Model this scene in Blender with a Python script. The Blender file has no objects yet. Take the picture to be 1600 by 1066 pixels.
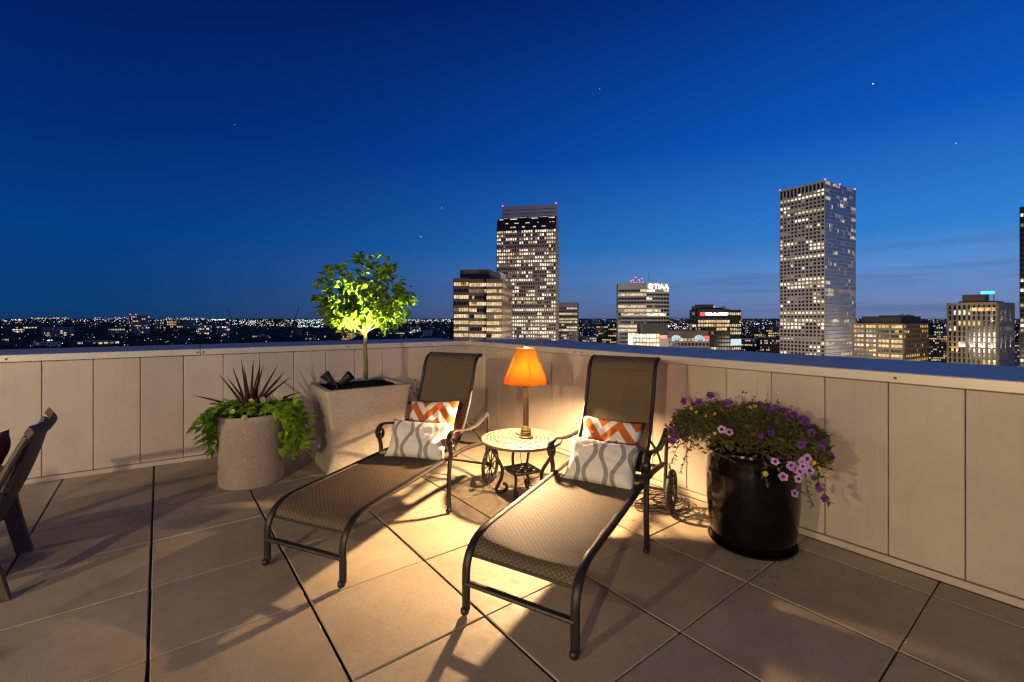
import bpy, bmesh, math, random
from mathutils import Vector, Matrix, noise as mnoise
R = math.radians
random.seed(7)
sc = bpy.context.scene
col = sc.collection
SX, CX, HY, EYE, YAW = 711.0, 800.0, 497.0, 1.55, R(37.8)
RIGHT = Vector((math.cos(YAW), -math.sin(YAW), 0)); FWD = Vector((math.sin(YAW), math.cos(YAW), 0))

# ------------------------------------------------------------------ camera
cam = bpy.data.cameras.new('camera'); camo = bpy.data.objects.new('camera', cam); col.objects.link(camo)
camo.location = (0, 0, EYE); camo.rotation_euler = (R(90), 0, -YAW)
cam.sensor_width = 36; cam.lens = SX / 1600 * 36; cam.shift_y = -36 / 1600
cam.clip_start = .05; cam.clip_end = 120000
sc.camera = camo
sc.render.resolution_x, sc.render.resolution_y = 1024, 682

# ------------------------------------------------------------------ dusk sky
W = bpy.data.worlds.new('World'); sc.world = W; W.use_nodes = True
nt = W.node_tree; N = nt.nodes; L = nt.links
for n in list(N): N.remove(n)
def nd(tree, typ, **kw):
    n = tree.nodes.new(typ)
    for k, v in kw.items(): setattr(n, k, v)
    return n
out = nd(nt, 'ShaderNodeOutputWorld'); bg = nd(nt, 'ShaderNodeBackground'); L.new(bg.outputs[0], out.inputs[0])
tc = nd(nt, 'ShaderNodeTexCoord'); sep = nd(nt, 'ShaderNodeSeparateXYZ'); L.new(tc.outputs['Generated'], sep.inputs[0])
def ramp(tree, fac, stops, interp='LINEAR'):
    r = nd(tree, 'ShaderNodeValToRGB'); r.color_ramp.interpolation = interp
    e = r.color_ramp.elements
    while len(e) > 1: e.remove(e[-1])
    e[0].position = stops[0][0]; e[0].color = (*stops[0][1], 1)
    for p, c in stops[1:]:
        x = e.new(p); x.color = (*c, 1)
    tree.links.new(fac, r.inputs[0]); return r
el = sep.outputs['Z']
east = ramp(nt, el, [(0, (.006, .038, .135)), (.02, (.003, .045, .165)), (.14, (.0010, .046, .225)), (.33, (.0006, .022, .165)), (.58, (.0006, .0060, .068)), (1, (.001, .003, .03))])
west = ramp(nt, el, [(0, (.16, .20, .38)), (.03, (.16, .25, .50)), (.09, (.11, .29, .66)), (.15, (.035, .23, .66)), (.33, (.004, .10, .52)), (.58, (.0015, .032, .25)), (1, (.001, .006, .06))])
dt = nd(nt, 'ShaderNodeVectorMath', operation='DOT_PRODUCT'); L.new(tc.outputs['Generated'], dt.inputs[0])
wd = (RIGHT * .985 + FWD * .17); dt.inputs[1].default_value = (wd.x, wd.y, 0)
mr = nd(nt, 'ShaderNodeMapRange', interpolation_type='SMOOTHSTEP'); mr.inputs[1].default_value = -.62; mr.inputs[2].default_value = 1.12
L.new(dt.outputs['Value'], mr.inputs[0])
mx = nd(nt, 'ShaderNodeMix', data_type='RGBA'); L.new(mr.outputs[0], mx.inputs[0]); L.new(east.outputs[0], mx.inputs[6]); L.new(west.outputs[0], mx.inputs[7])
# thin cloud banks low over the western horizon
mp = nd(nt, 'ShaderNodeMapping'); mp.inputs['Scale'].default_value = (1.6, 1.6, 26); L.new(tc.outputs['Generated'], mp.inputs[0])
nz = nd(nt, 'ShaderNodeTexNoise'); nz.inputs['Scale'].default_value = 1.7; nz.inputs['Detail'].default_value = 4; L.new(mp.outputs[0], nz.inputs[0])
cr = ramp(nt, nz.outputs[0], [(.45, (0, 0, 0)), (.68, (1, 1, 1))])
lowr = ramp(nt, el, [(0, (1, 1, 1)), (.07, (.8, .8, .8)), (.17, (0, 0, 0))])
m1 = nd(nt, 'ShaderNodeMath', operation='MULTIPLY'); L.new(cr.outputs[0], m1.inputs[0]); L.new(lowr.outputs[0], m1.inputs[1])
m2 = nd(nt, 'ShaderNodeMath', operation='MULTIPLY'); L.new(m1.outputs[0], m2.inputs[0]); L.new(mr.outputs[0], m2.inputs[1])
m3 = nd(nt, 'ShaderNodeMath', operation='MULTIPLY'); L.new(m2.outputs[0], m3.inputs[0]); m3.inputs[1].default_value = .5
mx2 = nd(nt, 'ShaderNodeMix', data_type='RGBA'); L.new(m3.outputs[0], mx2.inputs[0]); L.new(mx.outputs[2], mx2.inputs[6]); mx2.inputs[7].default_value = (.045, .07, .18, 1)
L.new(mx2.outputs[2], bg.inputs[0]); bg.inputs[1].default_value = 1.0

# afterglow: the last, very weak light of the sun that has just gone down on the right
sl = bpy.data.lights.new('afterglow', 'SUN'); sl.energy = .16; sl.angle = R(60); sl.color = (1, .82, .72)
so = bpy.data.objects.new('afterglow', sl); col.objects.link(so)
so.rotation_euler = ((-(RIGHT * .35 - FWD * .9) - Vector((0, 0, .25))).to_track_quat('-Z', 'Y')).to_euler()
sc.view_settings.view_transform = 'Standard'; sc.view_settings.look = 'None'
sc.view_settings.exposure = 0; sc.view_settings.gamma = 1; sc.view_settings.use_curve_mapping = False
sc.render.engine = 'CYCLES'
sc.cycles.max_bounces = 8; sc.cycles.transparent_max_bounces = 16; sc.cycles.sample_clamp_indirect = 4
sc.cycles.use_denoising = True; sc.cycles.caustics_reflective = False; sc.cycles.caustics_refractive = False
sc.cycles.filter_width = 1.3

# ------------------------------------------------------------------ materials
def base_mat(name):
    m = bpy.data.materials.new(name); m.use_nodes = True
    return m, m.node_tree, m.node_tree.nodes['Principled BSDF']
def coords(t, scale=(1, 1, 1), kind='Object'):
    c = nd(t, 'ShaderNodeTexCoord'); mpn = nd(t, 'ShaderNodeMapping'); mpn.inputs['Scale'].default_value = scale
    t.links.new(c.outputs[kind], mpn.inputs[0]); return mpn.outputs[0]
def fnoise(t, vec, scale, detail=4, rough=.6):
    n = nd(t, 'ShaderNodeTexNoise'); n.inputs['Scale'].default_value = scale; n.inputs['Detail'].default_value = detail
    n.inputs['Roughness'].default_value = rough; t.links.new(vec, n.inputs['Vector']); return n.outputs['Fac']
def mixc(t, fac, a, b, mode='MIX'):
    m = nd(t, 'ShaderNodeMix', data_type='RGBA', blend_type=mode)
    if isinstance(fac, (int, float)): m.inputs[0].default_value = fac
    else: t.links.new(fac, m.inputs[0])
    for i, v in ((6, a), (7, b)):
        if isinstance(v, tuple): m.inputs[i].default_value = (*v, 1)
        else: t.links.new(v, m.inputs[i])
    return m.outputs[2]
def mth(t, op, a, b=None, c=None):
    m = nd(t, 'ShaderNodeMath', operation=op)
    for i, v in enumerate((a, b, c)):
        if v is None: continue
        if isinstance(v, (int, float)): m.inputs[i].default_value = v
        else: t.links.new(v, m.inputs[i])
    return m.outputs[0]
def bump(t, b, h, strength, dist=.01):
    n = nd(t, 'ShaderNodeBump'); n.inputs['Strength'].default_value = strength; n.inputs['Distance'].default_value = dist
    t.links.new(h, n.inputs['Height']); t.links.new(n.outputs[0], b.inputs['Normal'])
def pbr(name, c, rough=.6, metal=0., var=.25, vs=6., bs=0., bscale=60., coat=0., rand=0., spec=.5):
    m, t, b = base_mat(name)
    v = coords(t); f = fnoise(t, v, vs)
    dark = tuple(x * (1 - var) for x in c); lite = tuple(min(1, x * (1 + var)) for x in c)
    r = ramp(t, f, [(.3, dark), (.7, lite)]); cc = r.outputs[0]
    if rand:
        oi = nd(t, 'ShaderNodeObjectInfo')
        k = nd(t, 'ShaderNodeHueSaturation'); t.links.new(mth(t, 'MULTIPLY_ADD', oi.outputs['Random'], rand * 2, 1 - rand), k.inputs['Value']); t.links.new(cc, k.inputs['Color']); cc = k.outputs[0]
    t.links.new(cc, b.inputs['Base Color'])
    b.inputs['Roughness'].default_value = rough; b.inputs['Metallic'].default_value = metal
    b.inputs['Coat Weight'].default_value = coat; b.inputs['Specular IOR Level'].default_value = spec
    if bs: bump(t, b, fnoise(t, v, bscale, 3), bs)
    return m
def emit(name, c, s, sampled=False, rooms=False):
    m, t, b = base_mat(name)
    b.inputs['Base Color'].default_value = (.02, .02, .02, 1); b.inputs['Roughness'].default_value = .3
    b.inputs['Emission Color'].default_value = (*c, 1); b.inputs['Emission Strength'].default_value = s
    if rooms:
        v = coords(t); n1 = fnoise(t, v, .16, 3, .7); n2 = fnoise(t, v, .9, 2, .6)
        t.links.new(mth(t, 'MULTIPLY', mth(t, 'MULTIPLY', ramp(t, n1, [(.3, (.35,) * 3), (.7, (1.25,) * 3)]).outputs[0], ramp(t, n2, [(.3, (.5,) * 3), (.65, (1.2,) * 3)]).outputs[0]), s), b.inputs['Emission Strength'])
        t.links.new(mixc(t, ramp(t, n1, [(.4, (0, 0, 0)), (.6, (1, 1, 1))]).outputs[0], tuple(x * y for x, y in zip(c, (1, .86, .62))), c), b.inputs['Emission Color'])
    if not sampled: m.cycles.emission_sampling = 'NONE'
    return m
M = {}
# paving: fine sandy concrete with broad stains and specks
m, t, b = base_mat('paving'); v = coords(t); oi = nd(t, 'ShaderNodeObjectInfo')
va = nd(t, 'ShaderNodeVectorMath', operation='ADD'); t.links.new(v, va.inputs[0]); t.links.new(oi.outputs['Location'], va.inputs[1]); v2 = va.outputs[0]
f1 = fnoise(t, v2, 2.2, 6, .65); f2 = fnoise(t, v2, 170, 2, .5); f3 = fnoise(t, v2, 14, 5, .7)
c1 = ramp(t, f1, [(.3, (.34, .275, .195)), (.55, (.425, .35, .255)), (.75, (.48, .405, .30))]).outputs[0]
c2 = mixc(t, mth(t, 'MULTIPLY', ramp(t, f2, [(.42, (1, 1, 1)), (.55, (0, 0, 0))]).outputs[0], .36), c1, (.15, .12, .09))
c3 = mixc(t, mth(t, 'MULTIPLY', ramp(t, f3, [(.56, (0, 0, 0)), (.74, (1, 1, 1))]).outputs[0], .35), c2, (.19, .155, .12))
k = nd(t, 'ShaderNodeHueSaturation'); t.links.new(mth(t, 'MULTIPLY_ADD', oi.outputs['Random'], .24, .88), k.inputs['Value']); t.links.new(c3, k.inputs['Color'])
t.links.new(k.outputs[0], b.inputs['Base Color']); b.inputs['Roughness'].default_value = .62
t.links.new(ramp(t, f3, [(.3, (.5,) * 3), (.7, (.78,) * 3)]).outputs[0], b.inputs['Roughness'])
bump(t, b, mth(t, 'ADD', f2, mth(t, 'MULTIPLY', f3, .8)), .25, .004); M['paver'] = m
M['joint'] = pbr('dark_joint', (.035, .03, .025), .9)  # dark base material seen between the pavers
# painted metal wall cladding
m, t, b = base_mat('cladding'); v = coords(t); oi = nd(t, 'ShaderNodeObjectInfo')
va = nd(t, 'ShaderNodeVectorMath', operation='ADD'); t.links.new(v, va.inputs[0]); t.links.new(oi.outputs['Location'], va.inputs[1])
f1 = fnoise(t, va.outputs[0], 2.5, 5, .6); f2 = fnoise(t, va.outputs[0], 220, 2)
ms_ = nd(t, 'ShaderNodeMapping'); ms_.inputs['Scale'].default_value = (1, 1, .06); t.links.new(va.outputs[0], ms_.inputs[0]); f4 = fnoise(t, ms_.outputs[0], 22, 4, .65)
mk_ = nd(t, 'ShaderNodeMix', data_type='RGBA'); t.links.new(mth(t, 'MULTIPLY', ramp(t, f4, [(.5, (0, 0, 0)), (.72, (1, 1, 1))]).outputs[0], .16), mk_.inputs[0]); mk_.inputs[7].default_value = (.26, .22, .18, 1)
k = nd(t, 'ShaderNodeHueSaturation'); t.links.new(mth(t, 'MULTIPLY_ADD', oi.outputs['Random'], .14, .93), k.inputs['Value'])
t.links.new(ramp(t, f1, [(.3, (.43, .365, .315)), (.7, (.51, .44, .385))]).outputs[0], mk_.inputs[6]); t.links.new(mk_.outputs[2], k.inputs['Color']); t.links.new(k.outputs[0], b.inputs['Base Color'])
t.links.new(ramp(t, f1, [(.3, (.38,) * 3), (.7, (.5,) * 3)]).outputs[0], b.inputs['Roughness'])
bump(t, b, mth(t, 'ADD', mth(t, 'MULTIPLY', f2, .15), f1), .12, .006); M['clad'] = m
M['coping'] = pbr('coping_metal', (.60, .56, .52), .34, .25, .06, 3, .05, 8)
M['ledge'] = pbr('ledge_metal', (.36, .35, .34), .42, 0, .12, 2.5, .08, 5)
M['dark_gap'] = pbr('wall_backing', (.16, .13, .10), .8)
M['screw'] = pbr('screw_steel', (.12, .11, .10), .4, .7)
M['bronze'] = pbr('dark_bronze_frame', (.014, .0115, .0105), .46, 0, .3, 40, .05, 200, spec=.38)
M['rubber'] = pbr('black_rubber', (.02, .02, .02), .6)
# woven sling fabric
m, t, b = base_mat('woven_sling'); c = nd(t, 'ShaderNodeTexCoord'); sp = nd(t, 'ShaderNodeSeparateXYZ'); t.links.new(c.outputs['Object'], sp.inputs[0])
cb = nd(t, 'ShaderNodeCombineXYZ'); t.links.new(mth(t, 'ADD', sp.outputs[0], sp.outputs[2]), cb.inputs[0]); t.links.new(sp.outputs[1], cb.inputs[1])
ck = nd(t, 'ShaderNodeTexChecker'); ck.inputs['Scale'].default_value = 62; t.links.new(cb.outputs[0], ck.inputs[0])
n1 = fnoise(t, cb.outputs[0], 120, 3); n2 = fnoise(t, cb.outputs[0], 420, 2)
wv = nd(t, 'ShaderNodeTexWave'); wv.inputs['Scale'].default_value = 60; wv.inputs['Distortion'].default_value = 1.5; t.links.new(cb.outputs[0], wv.inputs[0])
ca = ramp(t, n1, [(.36, (.04, .026, .015)), (.5, (.115, .077, .044)), (.66, (.29, .205, .12))]).outputs[0]
cb2 = ramp(t, n1, [(.36, (.012, .008, .006)), (.55, (.038, .026, .016)), (.70, (.11, .075, .045))]).outputs[0]
cc = mixc(t, ck.outputs['Fac'], ca, cb2); cc = mixc(t, .35, cc, ramp(t, n2, [(.3, (.03, .022, .016)), (.7, (.24, .18, .12))]).outputs[0])
t.links.new(cc, b.inputs['Base Color']); b.inputs['Roughness'].default_value = .5; b.inputs['Specular IOR Level'].default_value = .3
bump(t, b, mth(t, 'ADD', mth(t, 'MULTIPLY', ck.outputs['Fac'], .5), mth(t, 'ADD', n2, wv.outputs['Fac'])), .35, .003); M['sling'] = m
M['binding'] = pbr('sling_binding', (.06, .045, .034), .6)
# concrete planters with specks
def planter_mat(name, c):
    m, t, b = base_mat(name); v = coords(t); f1 = fnoise(t, v, 3, 5); f2 = fnoise(t, v, 110, 2)
    vo = nd(t, 'ShaderNodeTexVoronoi'); vo.inputs['Scale'].default_value = 85; t.links.new(v, vo.inputs['Vector'])
    c1 = ramp(t, f1, [(.3, tuple(x * .85 for x in c)), (.7, tuple(x * 1.1 for x in c))]).outputs[0]
    sepc = nd(t, 'ShaderNodeSeparateColor'); t.links.new(vo.outputs['Color'], sepc.inputs[0])
    spk = mth(t, 'MULTIPLY', mth(t, 'LESS_THAN', vo.outputs['Distance'], .3), mth(t, 'GREATER_THAN', sepc.outputs[0], .72))
    c2 = mixc(t, mth(t, 'MULTIPLY', spk, .75), c1, (.12, .09, .07))
    spk2 = mth(t, 'MULTIPLY', mth(t, 'LESS_THAN', vo.outputs['Distance'], .34), mth(t, 'LESS_THAN', sepc.outputs[0], .3))
    c2 = mixc(t, mth(t, 'MULTIPLY', spk2, .6), c2, (.68, .62, .55))
    c2 = mixc(t, mth(t, 'MULTIPLY', ramp(t, f2, [(.4, (1, 1, 1)), (.55, (0, 0, 0))]).outputs[0], .22), c2, (.2, .15, .12))
    t.links.new(c2, b.inputs['Base Color']); b.inputs['Roughness'].default_value = .75
    bump(t, b, mth(t, 'ADD', f2, spk), .3, .003); return m
M['concrete_sq'] = planter_mat('aggregate_concrete', (.46, .40, .335)); M['concrete_rd'] = planter_mat('rosy_aggregate_concrete', (.47, .365, .27))
M['soil'] = pbr('dark_soil', (.006, .0045, .004), .95, 0, .5, 60, .9, 50, spec=.05)
M['glaze'] = pbr('black_glaze', (.004, .0035, .0035), .12, 0, .5, 12, .15, 9, spec=.22)
M['black'] = pbr('black_fixture', (.012, .012, .013), .45)
M['bulb'] = emit('lamp_bulb', (1, .63, .31), 1, True)
M['wood'] = pbr('weathered_teak', (.075, .057, .042), .7, 0, .3, 25, .3, 90)
m, t, b = base_mat('dark_wicker'); v = coords(t, (1, 1, 1)); wv = nd(t, 'ShaderNodeTexWave', bands_direction='Z'); wv.inputs['Scale'].default_value = 32; wv.inputs['Distortion'].default_value = 1.2; t.links.new(v, wv.inputs[0])
t.links.new(ramp(t, wv.outputs[0], [(.2, (.008, .006, .005)), (.8, (.030, .021, .015))]).outputs[0], b.inputs['Base Color']); b.inputs['Roughness'].default_value = .55; bump(t, b, wv.outputs[0], .6, .006); M['wicker'] = m
M['orange_cloth'] = pbr('rust_orange_cloth', (.60, .11, .02), .85, 0, .12, 30, .2, 300)
M['table_top'] = pbr('tabletop_metal', (.115, .088, .062), .55, 0, .35, 25, .15, 150)
M['lamp_metal'] = pbr('lamp_bronze', (.13, .085, .045), .38, .55, .25, 30)
M['cord'] = pbr('black_cord', (.02, .018, .016), .5)
# leaves
def leaf_mat(name, c, trans, c2=None, rough=.45):
    m, t, b = base_mat(name); oi = nd(t, 'ShaderNodeObjectInfo'); g = nd(t, 'ShaderNodeNewGeometry')
    r = mth(t, 'FRACT', mth(t, 'ADD', oi.outputs['Random'], g.outputs['Random Per Island']))
    c2 = c2 or tuple(x * .5 for x in c)
    cc = ramp(t, r, [(0, c2), (1, c)]).outputs[0]
    t.links.new(cc, b.inputs['Base Color']); b.inputs['Roughness'].default_value = rough; b.inputs['Specular IOR Level'].default_value = .22
    tr = nd(t, 'ShaderNodeBsdfTranslucent'); t.links.new(mixc(t, .6, cc, tuple(min(1, x * 1.6) for x in c)), tr.inputs[0])
    ms = nd(t, 'ShaderNodeMixShader'); ms.inputs[0].default_value = trans
    t.links.new(b.outputs[0], ms.inputs[1]); t.links.new(tr.outputs[0], ms.inputs[2]); t.links.new(ms.outputs[0], t.nodes['Material Output'].inputs[0]); return m
M['tree_leaf'] = leaf_mat('tree_leaf', (.22, .36, .024), .45, (.07, .15, .016))
M['vine_leaf'] = leaf_mat('lime_vine_leaf', (.38, .58, .035), .32, (.17, .34, .02))
M['herb'] = leaf_mat('herb_leaf', (.17, .175, .05), .28, (.085, .07, .03), .7)
M['spike'] = leaf_mat('burgundy_blade', (.030, .008, .006), .04, (.012, .004, .004), .7)
M['far_leaf'] = pbr('distant_trees', (.035, .042, .03), .9, 0, .4, .02)
M['bark'] = pbr('pale_bark', (.16, .15, .04), .7, 0, .3, 40, .4, 90)
M['stem'] = pbr('green_stem', (.09, .10, .03), .6)
M['petal'] = leaf_mat('violet_petal', (.62, .40, .74), .3, (.48, .26, .64), .6)
M['petal_dark'] = leaf_mat('deep_violet_petal', (.20, .045, .32), .3, (.13, .03, .24), .6)
M['petal_heart'] = pbr('flower_heart', (.045, .008, .07), .7)
M['petal_yellow'] = leaf_mat('yellow_petal', (.72, .62, .08), .3, (.60, .48, .05), .6)
M['petal_cream'] = leaf_mat('cream_petal', (.78, .68, .36), .3, (.70, .52, .25), .6)
# pillows
def pillow_chevron():
    m, t, b = base_mat('chevron_cloth'); v = coords(t); s = nd(t, 'ShaderNodeSeparateXYZ'); t.links.new(v, s.inputs[0])
    u = mth(t, 'ADD', s.outputs[0], .52 + .03)
    tri = mth(t, 'PINGPONG', u, .125); val = mth(t, 'ADD', mth(t, 'MULTIPLY', tri, -1.15), s.outputs[1])
    fr = mth(t, 'FRACT', mth(t, 'ADD', mth(t, 'MULTIPLY', val, 1 / .155), 5.155))
    st = mth(t, 'LESS_THAN', fr, .55)
    f = fnoise(t, v, 300, 2)
    w = mixc(t, f, (.66, .62, .54), (.74, .70, .62)); o = mixc(t, f, (.40, .085, .012), (.52, .115, .018))
    front = mth(t, 'GREATER_THAN', s.outputs[2], -.004)
    cc = mixc(t, front, (.16, .022, .010), mixc(t, st, w, o))
    t.links.new(cc, b.inputs['Base Color']); b.inputs['Roughness'].default_value = .85; bump(t, b, f, .25, .002); return m
def pillow_wave():
    m, t, b = base_mat('ogee_cloth'); v = coords(t); s = nd(t, 'ShaderNodeSeparateXYZ'); t.links.new(v, s.inputs[0])
    sp = .098; u = mth(t, 'MULTIPLY', mth(t, 'ADD', s.outputs[0], 1.0), 1 / sp); cell = mth(t, 'FLOOR', u); fr = mth(t, 'SUBTRACT', mth(t, 'FRACT', u), .5)
    sign = mth(t, 'MULTIPLY_ADD', mth(t, 'MODULO', cell, 2), 2, -1)
    wave = mth(t, 'MULTIPLY', mth(t, 'SINE', mth(t, 'MULTIPLY', mth(t, 'ADD', s.outputs[1], .02), 2 * math.pi / .30)), .30)
    d = mth(t, 'ABSOLUTE', mth(t, 'SUBTRACT', fr, mth(t, 'MULTIPLY', wave, sign)))
    st = mth(t, 'LESS_THAN', d, .165); f = fnoise(t, v, 300, 2); f2 = fnoise(t, v, 90, 2)
    w = mixc(t, f, (.64, .61, .55), (.72, .69, .63)); g = mixc(t, f2, (.18, .175, .16), (.34, .33, .30))
    front = mth(t, 'GREATER_THAN', s.outputs[2], -.004)
    cc = mixc(t, mth(t, 'MULTIPLY', st, front), w, g)
    t.links.new(cc, b.inputs['Base Color']); b.inputs['Roughness'].default_value = .85; bump(t, b, f, .25, .002); return m
M['chevron'] = pillow_chevron(); M['ogee'] = pillow_wave()
# glowing mica shade
m, t, b = base_mat('mica_shade'); v = coords(t, (1, 1, .7)); vo = nd(t, 'ShaderNodeTexVoronoi', feature='DISTANCE_TO_EDGE'); vo.inputs['Scale'].default_value = 26
n1 = fnoise(t, v, 18, 5, .65); va = nd(t, 'ShaderNodeVectorMath', operation='ADD'); t.links.new(v, va.inputs[0])
nn = nd(t, 'ShaderNodeTexNoise'); nn.inputs['Scale'].default_value = 9; t.links.new(v, nn.inputs[0]); vs = nd(t, 'ShaderNodeVectorMath', operation='SCALE'); vs.inputs[3].default_value = .12; t.links.new(nn.outputs['Color'], vs.inputs[0]); t.links.new(vs.outputs[0], va.inputs[1]); t.links.new(va.outputs[0], vo.inputs['Vector'])
cc = ramp(t, n1, [(.3, (.0105, .00125, .00004)), (.7, (.020, .0029, .0001))]).outputs[0]; cc = mixc(t, ramp(t, vo.outputs['Distance'], [(0, (.55,) * 3), (.05, (0, 0, 0))]).outputs[0], cc, (.032, .0068, .0005))
tr = nd(t, 'ShaderNodeBsdfTranslucent'); t.links.new(cc, tr.inputs[0]); t.links.new(cc, b.inputs['Base Color']); b.inputs['Roughness'].default_value = .4
ms = nd(t, 'ShaderNodeMixShader'); ms.inputs[0].default_value = .55; t.links.new(b.outputs[0], ms.inputs[1]); t.links.new(tr.outputs[0], ms.inputs[2]); t.links.new(ms.outputs[0], t.nodes['Material Output'].inputs[0]); M['shade'] = m
# city
M['ground'] = pbr('city_ground', (.045, .045, .04), .95, 0, .5, .004)
M['stone_pink'] = pbr('rose_granite', (.25, .195, .185), .55, 0, .1, .05)
M['soot'] = pbr('sooty_black', (.003, .003, .0035), .6)
M['crown_metal'] = pbr('crown_metal', (.40, .38, .42), .42, .5, .05, .05)
M['stone_white'] = pbr('white_precast', (.55, .50, .46), .6, 0, .08, .05)
M['stone_brown'] = pbr('brown_precast', (.12, .076, .057), .6, 0, .12, .05)
M['stone_olive'] = pbr('bronze_cladding', (.21, .155, .085), .5, 0, .12, .05)
M['stone_beige'] = pbr('beige_terracotta', (.42, .36, .28), .7, 0, .12, .05)
M['stone_grey'] = pbr('grey_concrete', (.30, .29, .28), .7, 0, .12, .05)
M['dark_clad'] = pbr('dark_cladding', (.014, .012, .013), .5, 0, .15, .05)
M['glass_dark'] = pbr('dark_window_glass', (.016, .018, .022), .12, 0, .3, .1)
M['glass_blue'] = pbr('mirror_glass', (.84, .85, .88), .14, .88, .05, .06)
M['mirror_band'] = pbr('mirror_spandrel', (.58, .59, .64), .26, .68, .05, .06)
M['roof_grey'] = pbr('roof_gravel', (.16, .155, .15), .9)
M['win_hi'] = emit('lit_window_bright', (1, .94, .76), 1.9, rooms=True)
M['win_mid'] = emit('lit_window', (1, .84, .54), 1.0, rooms=True)
M['win_lo'] = emit('lit_window_dim', (1, .80, .50), 0.27, rooms=True)
M['win_warm'] = emit('lit_window_warm', (1, .66, .22), 1.15, rooms=True)
M['win_cool'] = emit('lit_window_cool', (.78, .95, 1), .85)
M['red_light'] = emit('red_beacon', (1, .08, .12), 5)
M['sign_white'] = emit('sign_white', (.92, .95, 1), 2.6)
M['sign_red'] = emit('sign_red', (1, .07, .08), 1.6)
M['sign_teal'] = emit('sign_teal', (.10, .85, .80), 1.3)
M['lt_warm'] = emit('street_light_warm', (1, .66, .32), 1.6)
M['lt_white'] = emit('street_light_white', (1, .92, .78), 1.9)
M['lt_cool'] = emit('street_light_cool', (.76, .98, .95), 1.9)
M['lt_dim'] = emit('street_light_faint', (1, .75, .48), .55)
M['star'] = emit('star', (.8, .9, 1), 1.3)

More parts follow.
